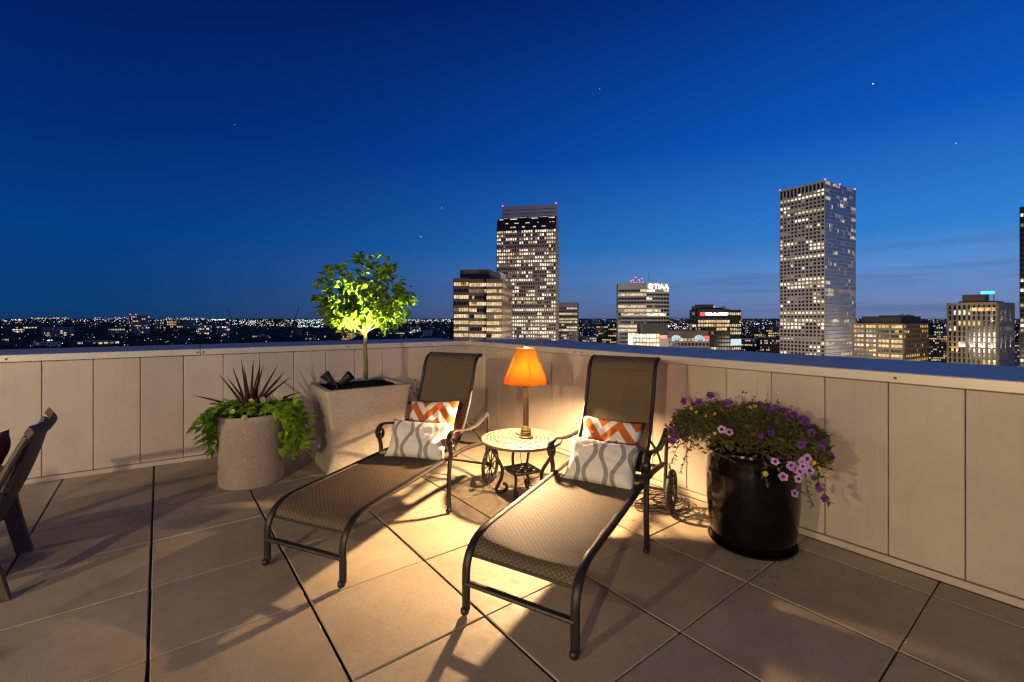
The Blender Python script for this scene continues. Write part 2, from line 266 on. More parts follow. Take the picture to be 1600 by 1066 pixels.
# ------------------------------------------------------------------ geometry helpers
class MB:
    """Collects vertices and faces; build() links them as ONE mesh object."""
    def __init__(s): s.v = []; s.f = []; s.m = []
    def add(s, vs, fs, mi=0):
        o = len(s.v); s.v += [tuple(p) for p in vs]; s.f += [tuple(i + o for i in f) for f in fs]; s.m += [mi] * len(fs)
    def quad(s, a, b, c, d, mi=0): s.add([a, b, c, d], [(0, 1, 2, 3)], mi)
    def box(s, x0, x1, y0, y1, z0, z1, mi=0, mat=None):
        p = [Vector((x, y, z)) for z in (z0, z1) for x, y in ((x0, y0), (x1, y0), (x1, y1), (x0, y1))]
        if mat: p = [mat @ q for q in p]
        s.add(p, [(3, 2, 1, 0), (4, 5, 6, 7), (0, 1, 5, 4), (1, 2, 6, 5), (2, 3, 7, 6), (3, 0, 4, 7)], mi)
    def bbox(s, x0, x1, y0, y1, z0, z1, bev, mi=0, mat=None):
        bm = bmesh.new(); bmesh.ops.create_cube(bm, size=1)
        for q in bm.verts: q.co = Vector(((x0 + x1) / 2 + q.co.x * (x1 - x0), (y0 + y1) / 2 + q.co.y * (y1 - y0), (z0 + z1) / 2 + q.co.z * (z1 - z0)))
        bmesh.ops.bevel(bm, geom=bm.edges[:], offset=bev, segments=1, affect='EDGES')
        bm.verts.index_update()
        s.add([(mat @ q.co) if mat else q.co for q in bm.verts], [[q.index for q in f.verts] for f in bm.faces], mi); bm.free()
    def tube(s, pts, r, seg=8, r2=None, up=(0, 0, 1), mi=0, cap=True):
        """r: radius (or list) sideways; r2: radius along the other axis, for flat oval tubes."""
        pts = [Vector(p) for p in pts]; n = len(pts); rr = r if isinstance(r, (list, tuple)) else [r] * n
        r2l = rr if r2 is None else (r2 if isinstance(r2, (list, tuple)) else [r2] * n)
        vs = []; ref = None
        for i in range(n):
            d = (pts[min(i + 1, n - 1)] - pts[max(i - 1, 0)])
            if d.length < 1e-9: d = Vector((0, 0, 1))
            d.normalize()
            if ref is None:
                a = d.cross(Vector(up))
                if a.length < 1e-3: a = d.cross(Vector((1, 0, 0)))
                a.normalize()
            else:
                a = ref - d * ref.dot(d)
                if a.length < 1e-6: a = d.orthogonal()
                a.normalize()
            ref = a; c = d.cross(a)
            for k in range(seg):
                th = 2 * math.pi * k / seg
                vs.append(pts[i] + a * math.cos(th) * rr[i] + c * math.sin(th) * r2l[i])
        fs = [(i * seg + k, i * seg + (k + 1) % seg, (i + 1) * seg + (k + 1) % seg, (i + 1) * seg + k) for i in range(n - 1) for k in range(seg)]
        if cap: fs += [tuple(range(seg - 1, -1, -1)), tuple((n - 1) * seg + k for k in range(seg))]
        s.add(vs, fs, mi)
    def lathe(s, prof, seg=32, c=(0, 0), mi=0, close=True):
        vs = [(c[0] + r * math.cos(2 * math.pi * k / seg), c[1] + r * math.sin(2 * math.pi * k / seg), z) for r, z in prof for k in range(seg)]
        n = len(prof)
        fs = [(i * seg + k, i * seg + (k + 1) % seg, (i + 1) * seg + (k + 1) % seg, (i + 1) * seg + k) for i in range(n - 1) for k in range(seg)]
        if close: fs += [tuple(range(seg - 1, -1, -1)), tuple((n - 1) * seg + k for k in range(seg))]
        s.add(vs, fs, mi)
    def ball(s, c, r, seg=10, rings=6, mi=0, sq=(1, 1, 1)):
        vs = [(c[0], c[1], c[2] - r * sq[2])]; fs = []
        for i in range(1, rings):
            ph = -math.pi / 2 + math.pi * i / rings
            vs += [(c[0] + r * sq[0] * math.cos(ph) * math.cos(2 * math.pi * k / seg), c[1] + r * sq[1] * math.cos(ph) * math.sin(2 * math.pi * k / seg), c[2] + r * sq[2] * math.sin(ph)) for k in range(seg)]
        vs.append((c[0], c[1], c[2] + r * sq[2])); top = len(vs) - 1
        for k in range(seg):
            fs.append((0, 1 + (k + 1) % seg, 1 + k)); fs.append((top, top - seg + k, top - seg + (k + 1) % seg))
        for i in range(rings - 2):
            for k in range(seg): a = 1 + i * seg; fs.append((a + k, a + (k + 1) % seg, a + seg + (k + 1) % seg, a + seg + k))
        s.add(vs, fs, mi)
    def octa(s, c, r, mi=0, rz=None):
        x, y, z = c; q = rz or r
        s.add([(x + r, y, z), (x - r, y, z), (x, y + r, z), (x, y - r, z), (x, y, z + q), (x, y, z - q)], [(0, 2, 4), (2, 1, 4), (1, 3, 4), (3, 0, 4), (2, 0, 5), (1, 2, 5), (3, 1, 5), (0, 3, 5)], mi)
    def mesh(s, name, mats, smooth=35):
        me = bpy.data.meshes.new(name); me.from_pydata(s.v, [], s.f); me.validate()
        for mm in (mats if isinstance(mats, (list, tuple)) else [mats]): me.materials.append(mm)
        if len(me.polygons) == len(s.m): me.polygons.foreach_set('material_index', s.m)
        if smooth: me.shade_smooth(); me.set_sharp_from_angle(angle=R(smooth))
        return me
    def build(s, name, mats, parent=None, smooth=35, kind=None, label=None, loc=None):
        o = bpy.data.objects.new(name, s.mesh(name, mats, smooth)); col.objects.link(o)
        if parent: o.parent = parent
        if loc is not None: o.location = loc
        if kind: o['kind'] = kind
        if label: o['label'] = label
        return o
def place(name, me, parent, mat=None):
    o = bpy.data.objects.new(name, me); col.objects.link(o); o.parent = parent
    if mat is not None: o.matrix_local = mat
    return o
def tag(o, label, cat, group=None, kind=None):
    o['label'] = label; o['category'] = cat
    if group: o['group'] = group
    if kind: o['kind'] = kind
    return o
def thing(name, label, cat, loc=(0, 0, 0), rz=0, group=None):
    o = bpy.data.objects.new(name, None); col.objects.link(o); o.empty_display_size = .1
    o.location = loc; o.rotation_euler = (0, 0, rz); return tag(o, label, cat, group)
def struct(o): o['kind'] = 'structure'; return o
def copy_tree(o, parent=None):
    c = o.copy(); col.objects.link(c)
    if parent: c.parent = parent
    for ch in list(o.children): copy_tree(ch, c)
    return c
def smooth_path(pts, n=6):
    P = [Vector(p) for p in pts]; P = [P[0] * 2 - P[1]] + P + [P[-1] * 2 - P[-2]]; o = []
    for i in range(1, len(P) - 2):
        for k in range(n):
            u = k / n; a, b_, c, d = P[i - 1:i + 3]
            o.append(.5 * ((2 * b_) + (c - a) * u + (2 * a - 5 * b_ + 4 * c - d) * u * u + (3 * b_ - a - 3 * c + d) * u ** 3))
    o.append(P[-2]); return o
def lerp(a, b, u): return a + (b - a) * u

# ------------------------------------------------------------------ terrace floor
floor = MB(); floor.box(-7.2, 3.66, -4.2, 6.6, -.30, -.012)
floor = struct(floor.build('terrace_floor', M['joint'], smooth=0))
xs = [-.04 + .69 * k for k in range(-10, 6)]; ys = [.575 + .69 * k for k in range(-6, 9)]
rp = random.Random(3)
pm = {}
def paver(x0, x1, y0, y1):
    gx, gy = .0065, .0035
    key = (round(x1 - x0, 3), round(y1 - y0, 3))
    w, d = (x1 - x0) / 2 - gx, (y1 - y0) / 2 - gy
    if key not in pm:
        b_ = MB(); b_.bbox(-w, w, -d, d, -.04, 0, .0035); pm[key] = b_.mesh('paver', M['paver'], 0)
    o = place('paver', pm[key], floor, Matrix.Translation(((x0 + x1) / 2 + rp.uniform(-.0012, .0012), (y0 + y1) / 2 + rp.uniform(-.001, .001), rp.uniform(-.0015, .0015))) @ Matrix.Rotation(rp.uniform(-.002, .002), 4, 'Z'))
for i in range(len(xs)):
    x0 = xs[i]; x1 = xs[i + 1] if i + 1 < len(xs) else 3.635
    if x1 > 3.635: x1 = 3.635
    for j in range(len(ys)):
        y0 = ys[j]; y1 = ys[j + 1] if j + 1 < len(ys) else 6.45
        paver(x0, x1, y0, y1)

# ------------------------------------------------------------------ parapet walls
def parapet(name, label, p0, p1, pitch, first, seams, screws, cap_z=1.15, top_z=1.212, depth=1.1, flip=1):
    """Inner face runs p0 -> p1; outward is to the left of that run when flip = 1."""
    p0 = Vector((*p0, 0)); p1 = Vector((*p1, 0)); d = (p1 - p0); Ln = d.length; d.normalize(); nrm = Vector((-d.y, d.x, 0)) * flip
    mat = Matrix(((d.x, nrm.x, 0, p0.x), (d.y, nrm.y, 0, p0.y), (0, 0, 1, 0), (0, 0, 0, 1)))
    r = thing(name, label, 'wall', (0, 0, 0))
    r.matrix_world = mat
    r.rotation_euler = mat.to_euler(); r.location = p0
    if flip < 0:   # keep a proper rotation: mirror the outward axis inside the local frame instead
        r.rotation_euler = (0, 0, math.atan2(d.y, d.x))
    s = 1 if flip > 0 else -1
    def ob(b_, x0, x1, y0, y1, z0, z1, bev):
        ya, yb = sorted((y0 * s, y1 * s)); b_.bbox(x0, x1, ya, yb, z0, z1, bev)
    b_ = MB(); ob(b_, 0, Ln, .03, depth - .1, -.3, cap_z + .02, .004); b_.build('backing', M['dark_gap'], r, 0)
    pmesh = {}
    x = first
    while x < Ln:
        a, e = max(x, 0) + .0022, min(x + pitch, Ln) - .0022
        if e - a > .02:
            key = round(e - a, 3)
            if key not in pmesh:
                b_ = MB(); w = e - a; ob(b_, 0, w, 0, .026, .052, cap_z - .010, .0042); pmesh[key] = b_.mesh('wall_panel', M['clad'], 0)
            place('wall_panel', pmesh[key], r, Matrix.Translation((a, rp.uniform(-.0008, .0008), 0)))
        x += pitch
    b_ = MB(); ob(b_, 0, Ln, -.010, .028, 0.001, .046, .004); b_.build('base_channel', M['clad'], r, 0)
    ss = [0] + seams + [Ln]
    for a, e in zip(ss, ss[1:]):
        b_ = MB(); ob(b_, a + .002, e - .002, -.024, .012, cap_z - .004, top_z, .005); f_ = b_.build('coping_fascia', M['coping'], r, 0)
        for q in screws:
            if a < q < e:
                k_ = MB(); k_.ball((q, -.026 * s, (cap_z + top_z) / 2 - .004), .009, 8, 5, sq=(1, .5, 1)); k_.build('screw', M['screw'], f_)
        b_ = MB(); ob(b_, a + .002, e - .002, .0145, depth, top_z - .03, top_z - .0015, .004); b_.build('coping_top', M['ledge'], r, 0)
    return r
# left-hand wall runs along the back, right-hand wall comes towards the viewer
LW0, LW1 = Vector((-7.0, 6.50)), Vector((3.64, 5.82)); ld = (LW1 - LW0).normalized()
def lw(x): return (x - LW0.x) / ld.x
parapet('parapet_wall', 'long beige panelled parapet behind the two pale planters, facing the dark suburbs', LW0, LW1, .3615, lw(-.874) - .3615 * 17 + .0, [lw(-2.6), lw(.357), lw(3.1)], [lw(.33), lw(.385), lw(1.92), lw(-2.63), lw(-2.57), lw(-1.1)])
parapet('parapet_wall', 'beige panelled parapet beside the black flower pot, facing the lit towers', (3.64, 5.82), (3.64, -3.8), .3472, (5.82 - 5.676) - .3472, [2.35, 6.3], [5.045, 2.3, 2.4, 6.25, 6.35], flip=1)

# ------------------------------------------------------------------ chaise longues
HWD = .305
def make_chaise(label, loc, rz):
    t_ = thing('chaise_longue', label, 'chaise longue', loc, rz, 'woven chaise longues flanking the side table')
    rail = [(0, .03), (0, .12), (0, .22), (.012, .275), (.045, .325), (.10, .362), (.17, .381), (.30, .388), (.6, .396), (.95, .408), (1.25, .418), (1.42, .418), (1.60, .405), (1.84, .375)]
    rp_ = smooth_path([(a, 0, c) for a, c in rail], 3)
    backp = [(1.33, .435), (1.42, .53), (1.52, .67), (1.60, .83), (1.655, .98), (1.69, 1.10), (1.735, 1.18), (1.80, 1.215), (1.835, 1.214)]
    bp_ = smooth_path([(a, 0, c) for a, c in backp], 3)
    for s in (1, -1):
        b_ = MB(); b_.tube([Vector((p.x, s * HWD, p.z)) for p in rp_], .024, 10, .017, up=(1, 0, 0)); sf = b_.build('side_rail', M['bronze'], t_)
        b_ = MB(); b_.ball((-.012, s * HWD, .024), .024, 12, 8); b_.tube([(-.003, s * HWD, .03), (0, s * HWD, .075)], .019, 10); b_.build('foot_ball', M['bronze'], sf)
        b_ = MB(); b_.tube([Vector((p.x, s * (HWD - .035), p.z)) for p in bp_], .016, 8, .014); b_.build('back_rail', M['bronze'], t_)
        # arm: scroll at the front, a flat flared strap, a post at the rear
        yo = s * (HWD + .045)
        sp_ = [(1.145 + .036 * math.cos(a_) * q, yo, .566 + .04 * math.sin(a_) * q) for a_, q in [(R(-60), .25), (R(-140), .45), (R(-220), .62), (R(-300), .8), (R(-20), .98), (R(-75), 1.12), (R(-135), 1.3), (R(-185), 1.45)]]
        path = smooth_path(sp_ + [(1.105, yo, .595), (1.14, yo, .632), (1.20, yo, .636), (1.32, yo, .612), (1.46, yo, .596), (1.62, yo - s * .01, .600), (1.78, yo - s * .025, .625), (1.87, yo - s * .035, .648)], 4)
        n_ = len(path); wd_ = [lerp(.012, .027, min(1, max(0, (i / n_ - .25) * 3))) * (1 if i < n_ * .75 else lerp(1, .6, (i / n_ - .75) * 4)) for i in range(n_)]
        b_ = MB(); b_.tube(path, wd_, 8, .010, up=(0, 0, 1)); b_.build('armrest', M['bronze'], t_)
        b_ = MB(); b_.tube(smooth_path([(1.10, s * (HWD + .05), .03), (1.095, s * (HWD + .05), .12), (1.10, s * (HWD + .046), .26), (1.125, s * (HWD + .04), .37), (1.14, s * (HWD + .04), .45), (1.125, yo, .52), (1.135, yo, .56)], 4), .019, 8, .015)
        lg = b_.build('front_leg', M['bronze'], t_)
        b_ = MB(); b_.ball((1.088, s * (HWD + .05), .022), .022, 12, 8); b_.build('foot_ball', M['bronze'], lg)
        b_ = MB(); b_.tube(smooth_path([(1.87, yo - s * .035, .645), (1.878, yo - s * .03, .55), (1.872, s * (HWD + .012), .40), (1.85, s * (HWD + .012), .26), (1.83, s * (HWD + .012), .165)], 4), .017, 8, .013); b_.build('rear_post', M['bronze'], t_)
        b_ = MB(); b_.tube(smooth_path([(1.50, s * (HWD - .03), .64), (1.66, s * (HWD - .012), .52), (1.80, s * (HWD - .01), .385)], 3), .010, 6); b_.build('back_strut', M['bronze'], t_)
        # wheel
        wy = s * (HWD + .062); wx, wz, wr = 1.83, .170, .170
        ring = lambda rr, n_=36: [(wx + rr * math.cos(2 * math.pi * k / n_), wy, wz + rr * math.sin(2 * math.pi * k / n_)) for k in range(n_ + 1)]
        b_ = MB(); b_.tube(ring(wr - .03), .011, 8, .011, cap=False, up=(0, 1, 0))
        for k in range(10):
            a_ = 2 * math.pi * k / 10; b_.tube([(wx + .02 * math.cos(a_), wy, wz + .02 * math.sin(a_)), (wx + .14 * math.cos(a_), wy, wz + .14 * math.sin(a_))], .0065, 6)
        wh = b_.build('wheel', M['bronze'], t_)
        b_ = MB(); b_.tube(ring(wr - .013), .013, 8, .017, cap=False, up=(0, 1, 0)); b_.build('tyre', M['rubber'], wh)
        b_ = MB(); b_.tube([(wx, wy - .026, wz), (wx, wy + .026, wz)], .024, 12); b_.build('hub', M['bronze'], wh)
    b_ = MB(); b_.tube([(1.83, -HWD - .06, .17), (1.83, HWD + .06, .17)], .011, 8); b_.build('axle', M['bronze'], t_)
    b_ = MB(); b_.tube([(0, -HWD, .165), (0, HWD, .165)], .020, 10, .015); b_.build('stretcher', M['bronze'], t_)
    b_ = MB()
    for x_, z_ in ((1.30, .395), (1.72, .385)): b_.tube([(x_, -HWD, z_), (x_, HWD, z_)], .014, 8)
    b_.build('cross_bar', M['bronze'], t_)
    b_ = MB(); b_.tube([(.035, -HWD + .02, .296), (.035, HWD - .02, .296)], .008, 6); b_.build('front_hem_bar', M['bronze'], t_)
    b_ = MB(); b_.tube([(1.835, -HWD + .03, 1.205), (1.835, HWD - .03, 1.205)], .013, 8); b_.build('back_top_bar', M['bronze'], t_)
    # sling seat and back: thin woven sheets with a slight sag
    def sheet(path, hw, sag, name):
        b_ = MB(); n_, k_ = len(path), 13; vs = []
        for side in (0, 1):
            for i, p in enumerate(path):
                dd = (path[min(i + 1, n_ - 1)] - path[max(i - 1, 0)]).normalized(); nn = Vector((-dd.z, 0, dd.x))
                for j in range(k_):
                    u = j / (k_ - 1) * 2 - 1
                    q = Vector((p.x, u * hw, p.z)) + nn * (-sag * (1 - u * u) * math.sin(math.pi * min(1, max(0, i / (n_ - 1)))) - side * .005)
                    vs.append(q)
        fs = []; o2 = n_ * k_
        for i in range(n_ - 1):
            for j in range(k_ - 1):
                a_ = i * k_ + j; fs.append((a_, a_ + k_, a_ + k_ + 1, a_ + 1)); fs.append((o2 + a_, o2 + a_ + 1, o2 + a_ + k_ + 1, o2 + a_ + k_))
        for i in range(n_ - 1):
            for j in (0, k_ - 1):
                a_ = i * k_ + j; fs.append((a_, a_ + k_, o2 + a_ + k_, o2 + a_))
        for j in range(k_ - 1):
            for i in (0, n_ - 1):
                a_ = i * k_ + j; fs.append((a_, a_ + 1, o2 + a_ + 1, o2 + a_))
        b_.add(vs, fs); return b_.build(name, M['sling'], t_, 50)
    seatp = smooth_path([(.035, 0, .300), (.052, 0, .335), (.10, 0, .368), (.17, 0, .387), (.30, 0, .395), (.6, 0, .403), (.95, 0, .415), (1.2, 0, .424), (1.33, 0, .43)], 4)
    st_ = sheet(seatp, HWD - .017, .018, 'sling_seat')
    bk_ = sheet(smooth_path([(a + .004, 0, c + .012) for a, c in backp], 4), HWD - .028, .016, 'sling_back')
    b_ = MB(); b_.tube([(1.683, -HWD + .04, 1.128), (1.683, HWD - .04, 1.128)], .0035, 5); b_.build('seam', M['binding'], bk_)
    return t_
chR = make_chaise('woven brown chaise longue nearest the viewer, between side table and black flower pot', (1.3815, 1.7425, .004), R(21.8))
chL = copy_tree(chR); chL['label'] = 'woven brown chaise longue in front of the square tree planter, left of the side table'
chL.location = (.6865, 2.93, .004); chL.rotation_euler = (0, 0, R(29.3)); chL.scale = (1, 1, .985)

# ------------------------------------------------------------------ pillows
def pillow_mesh(name, w, h, th, mat, seed):
    n_ = 22; vs = []; fs = []; rr = random.Random(seed); off = Vector((rr.uniform(0, 9), rr.uniform(0, 9), 0))
    def P(i, j, sgn):
        u, v_ = i / n_ * 2 - 1, j / n_ * 2 - 1
        x = w / 2 * u * (1 - .075 * (1 - v_ * v_)); y = h / 2 * v_ * (1 - .075 * (1 - u * u))
        e = max(0, (1 - u ** 4) * (1 - v_ ** 4)) ** .55
        wr_ = mnoise.noise(Vector((u * 1.6, v_ * 1.6, sgn)) + off) * .014 + mnoise.noise(Vector((u * 4, v_ * 4, sgn * 2)) + off) * .008 + (.010 * (1 - abs(mnoise.noise(Vector((u * 2.6 + v_, v_ * 2.6 - u, 7)) + off)) * 4) if abs(mnoise.noise(Vector((u * 2.6 + v_, v_ * 2.6 - u, 7)) + off)) < .25 else 0)
        return Vector((x, y, sgn * (th / 2 * e) + wr_ * e + .012 * (u * u * v_ * v_) * mnoise.noise(Vector((u * 2, v_ * 2, 4)) + off)))
    for sgn in (1, -1):
        o = len(vs)
        vs += [P(i, j, sgn) for i in range(n_ + 1) for j in range(n_ + 1)]
        for i in range(n_):
            for j in range(n_):
                a_ = o + i * (n_ + 1) + j; q = (a_, a_ + n_ + 1, a_ + n_ + 2, a_ + 1); fs.append(q if sgn > 0 else q[::-1])
    b_ = MB(); b_.add(vs, fs); me = b_.mesh(name, mat, 60)
    bm = bmesh.new(); bm.from_mesh(me); bmesh.ops.remove_doubles(bm, verts=bm.verts, dist=.0008); bm.to_mesh(me); bm.free(); return me
def put_pillow(me, label, chaise, s, y, z, tilt, roll, yaw, group):
    o = bpy.data.objects.new('throw_pillow', me); col.objects.link(o); tag(o, label, 'pillow', group)
    # pillow face (+z) looks to the chaise foot; its x runs across the chaise
    base = Matrix(((0, 0, -1, 0), (-1, 0, 0, 0), (0, 1, 0, 0), (0, 0, 0, 1)))
    mm = Matrix.LocRotScale(chaise.location, chaise.rotation_euler, None) @ Matrix.Translation((s, y, z)) @ Matrix.Rotation(yaw, 4, 'Z') @ Matrix.Rotation(tilt, 4, 'Y') @ base @ Matrix.Rotation(roll, 4, 'Z')
    o.matrix_world = mm; l_, q_, _ = mm.decompose(); o.location = l_; o.rotation_mode = 'QUATERNION'; o.rotation_quaternion = q_
    return o
cv = pillow_mesh('chevron_pillow', .47, .44, .13, M['chevron'], 1); cv2 = pillow_mesh('chevron_pillow', .47, .44, .13, M['chevron'], 5)
og = pillow_mesh('wave_pillow', .50, .32, .14, M['ogee'], 2); og2 = pillow_mesh('wave_pillow', .50, .32, .14, M['ogee'], 3)
GC, GW = 'rust chevron pillows', 'grey wave pillows'
put_pillow(cv, 'white and rust chevron pillow on the nearer chaise beside the black flower pot', chR, 1.365, -.005, .58, R(27), R(-1), 0, GC)
put_pillow(og, 'white pillow with grey wavy stripes at the front of the nearer chaise', chR, 1.135, -.035, .535, R(33), R(-3), R(6), GW)
put_pillow(cv2, 'white and rust chevron pillow on the chaise in front of the square planter', chL, 1.37, -.01, .61, R(27), R(2), R(6), GC)
put_pillow(og2, 'white pillow with grey wavy stripes on the chaise in front of the square planter', chL, 1.12, -.05, .545, R(33), R(-3), R(16), GW)

# ------------------------------------------------------------------ side table
TX, TY, TZ = 2.50, 3.085, .497
tb = thing('side_table', 'round pierced metal side table with scrolled legs between the chaises', 'side table', (TX, TY, 0))
bm = bmesh.new(); NR, NS, RT = 36, 216, .345
grid = [[bm.verts.new(((.03 + (RT - .03) * i / NR) * math.cos(2 * math.pi * k / NS), (.03 + (RT - .03) * i / NR) * math.sin(2 * math.pi * k / NS), TZ)) for k in range(NS)] for i in range(NR + 1)]
for i in range(NR):
    for k in range(NS):
        rr = (i + .5) / NR; th = 2 * math.pi * (k + .5) / NS
        hole = False
        if .16 < rr < .94:
            ring = int((rr - .16) / .78 * 7); f_ = ((rr - .16) / .78 * 7) % 1; n_ = 12 + 6 * ring; g_ = (th / (2 * math.pi) * n_ + .5 * (ring % 2)) % 1
            hole = (abs(f_ - .5) * 2) ** 1.3 + (abs(g_ - .5 + .22 * (f_ - .5)) * 2) ** 1.2 < .62
        if not hole: bm.faces.new((grid[i][k], grid[i][(k + 1) % NS], grid[i + 1][(k + 1) % NS], grid[i + 1][k]))
bm.normal_update(); bmesh.ops.solidify(bm, geom=bm.faces[:], thickness=.010)
me = bpy.data.meshes.new('tabletop'); bm.to_mesh(me); bm.free(); me.materials.append(M['table_top'])
o = bpy.data.objects.new('tabletop', me); col.objects.link(o); o.parent = tb
b_ = MB(); b_.tube([(RT * math.cos(2 * math.pi * k / 64), RT * math.sin(2 * math.pi * k / 64), TZ - .005) for k in range(65)], .010, 8, .014, cap=False); b_.build('rim', M['table_top'], tb)
for k in range(4):
    a_ = R(35 + 90 * k); ca, sa = math.cos(a_), math.sin(a_)
    prof = [(.235, .485), (.262, .43), (.258, .36), (.215, .29), (.180, .22), (.185, .14), (.215, .075), (.235, .035), (.222, .014), (.185, .014), (.150, .032), (.138, .062), (.150, .085), (.170, .085)]
    b_ = MB(); b_.tube(smooth_path([(ca * r_, sa * r_, z_) for r_, z_ in prof], 4), .0155, 8, .012, up=(-sa, ca, 0)); lg = b_.build('leg', M['bronze'], tb)
    b_ = MB(); b_.lathe([(.014, 0), (.015, .012), (.008, .02)], 10, (ca * .225, sa * .225)); b_.build('foot_pad', M['bronze'], lg)
bm = bmesh.new(); bmesh.ops.create_grid(bm, x_segments=24, y_segments=24, size=.135)
dl = [f for f in bm.faces if max(abs(f.calc_center_median().x), abs(f.calc_center_median().y)) < .115 and math.sin(f.calc_center_median().x * 75) * math.cos(f.calc_center_median().y * 75) > .28]
bmesh.ops.delete(bm, geom=dl, context='FACES'); bm.normal_update(); bmesh.ops.solidify(bm, geom=bm.faces[:], thickness=.008)
me = bpy.data.meshes.new('lower_shelf'); bm.to_mesh(me); bm.free(); me.materials.append(M['bronze'])
o = bpy.data.objects.new('lower_shelf', me); col.objects.link(o); o.parent = tb; o.location = (0, 0, .235); o.rotation_euler = (0, 0, R(35 + 45))

# ------------------------------------------------------------------ table lamp (lit)
LZ = TZ + .004; lp = thing('table_lamp', 'lit table lamp with glowing amber shade standing on the pierced side table', 'lamp', (TX + .03, TY - .02, LZ))
b_ = MB(); b_.lathe([(.056, 0), (.060, .008), (.060, .020), (.046, .026), (.049, .040), (.050, .055), (.042, .066), (.045, .078), (.034, .10), (.026, .112)], 28); b_.build('base', M['lamp_metal'], lp)
vs = []; NF = 48
b_ = MB(); b_.lathe([(.024, .108), (.021, .16), (.0235, .40), (.021, .44), (.024, .447), (.024, .456), (.012, .462), (.007, .47), (.007, .53)], 24); cl_ = b_.build('column', M['lamp_metal'], lp)
for k in range(10):
    a_ = 2 * math.pi * k / 10; q = MB(); q.tube([(.0215 * math.cos(a_), .0215 * math.sin(a_), .115), (.022 * math.cos(a_), .022 * math.sin(a_), .438)], .0034, 5); q.build('flute', M['lamp_metal'], cl_)
SB, ST = .985 - LZ, 1.285 - LZ
b_ = MB(); seg = 48
prof = [(.197, SB), (.182, SB + .03), (.137, SB + .15), (.100, SB + .24), (.080, ST)]
for r_, z_ in prof: vs += [(r_ * (1 - .012 * (1 - math.cos(6 * 2 * math.pi * k / seg))) * math.cos(2 * math.pi * k / seg), r_ * (1 - .012 * (1 - math.cos(6 * 2 * math.pi * k / seg))) * math.sin(2 * math.pi * k / seg), z_) for k in range(seg)]
b_.add(vs, [(i * seg + k, i * seg + (k + 1) % seg, (i + 1) * seg + (k + 1) % seg, (i + 1) * seg + k) for i in range(len(prof) - 1) for k in range(seg)]); shd = b_.build('lamp_shade', M['shade'], lp)
for rr, zz in ((.197, SB), (.080, ST)):
    q = MB(); q.tube([(rr * math.cos(2 * math.pi * k / 48), rr * math.sin(2 * math.pi * k / 48), zz) for k in range(49)], .0032, 6, cap=False); q.build('shade_ring', M['lamp_metal'], shd)
for k in range(6):
    a_ = 2 * math.pi * k / 6 + R(245 - 360); q = MB(); q.tube([(r_ * 1.004 * math.cos(a_), r_ * 1.004 * math.sin(a_), z_) for r_, z_ in prof], .0034, 5); q.build('shade_rib', M['lamp_metal'], shd)
q = MB(); BZ = 1.078 - LZ
q.ball((0, 0, BZ), .042, 16, 10); q.build('bulb', M['bulb'], lp)
q = MB(); q.tube(smooth_path([(.013, 0, .54), (.06, 0, BZ), (.03, 0, ST - .03), (0, 0, ST + .002)], 4), .0025, 5); q.tube(smooth_path([(-.013, 0, .54), (-.06, 0, BZ), (-.03, 0, ST - .03), (0, 0, ST + .002)], 4), .0025, 5)
q.tube([(-.08, 0, ST), (.08, 0, ST)], .002, 5); q.tube([(0, -.08, ST), (0, .08, ST)], .002, 5); q.build('harp', M['lamp_metal'], lp)
q = MB(); q.lathe([(.004, ST), (.013, ST + .008), (.015, ST + .02), (.007, ST + .032)], 12); q.build('finial', M['lamp_metal'], lp)
M['bulb'].node_tree.nodes['Principled BSDF'].inputs['Emission Strength'].default_value = 8000
# flex from the lamp down to the floor
q = MB(); q.tube(smooth_path([(TX + .02, TY + .05, LZ + .012), (TX + .05, TY + .16, TZ + .014), (TX + .06, TY + .12, .46), (TX + .02, TY + .02, .24), (TX - .02, TY - .10, .08), (TX + .06, TY - .08, .008), (TX + .30, TY - .10, .008), (TX + .72, TY - .35, .008), (3.25, 2.45, .008)], 6), .0035, 6)
tag(q.build('lamp_cord', M['cord']), 'thin dark cord hanging under the side table and running along the floor', 'cord')

# ------------------------------------------------------------------ cable coil by the wall
q = MB(); rr = random.Random(5)
for lpn in range(9):
    cx_, cy_, ra, rb = 3.30 + rr.uniform(-.06, .06), 2.19 + rr.uniform(-.06, .06), rr.uniform(.13, .24), rr.uniform(.07, .17); ph = rr.uniform(0, 6); rot = rr.uniform(-.5, .5)
    pts = []
    for k in range(29):
        a_ = ph + 2 * math.pi * k / 26; x_, y_ = ra * math.cos(a_), rb * math.sin(a_)
        pts.append((min(3.605, cx_ + x_ * math.cos(rot) - y_ * math.sin(rot)), cy_ + x_ * math.sin(rot) + y_ * math.cos(rot), .008 + lpn * .006 + .012 * (1 + math.sin(a_ * 3 + lpn))))
    q.tube(pts, .0045, 6)
tag(q.build('cable_coil', M['cord']), 'tangled coil of black cables on the floor behind the chaise wheel', 'cable')

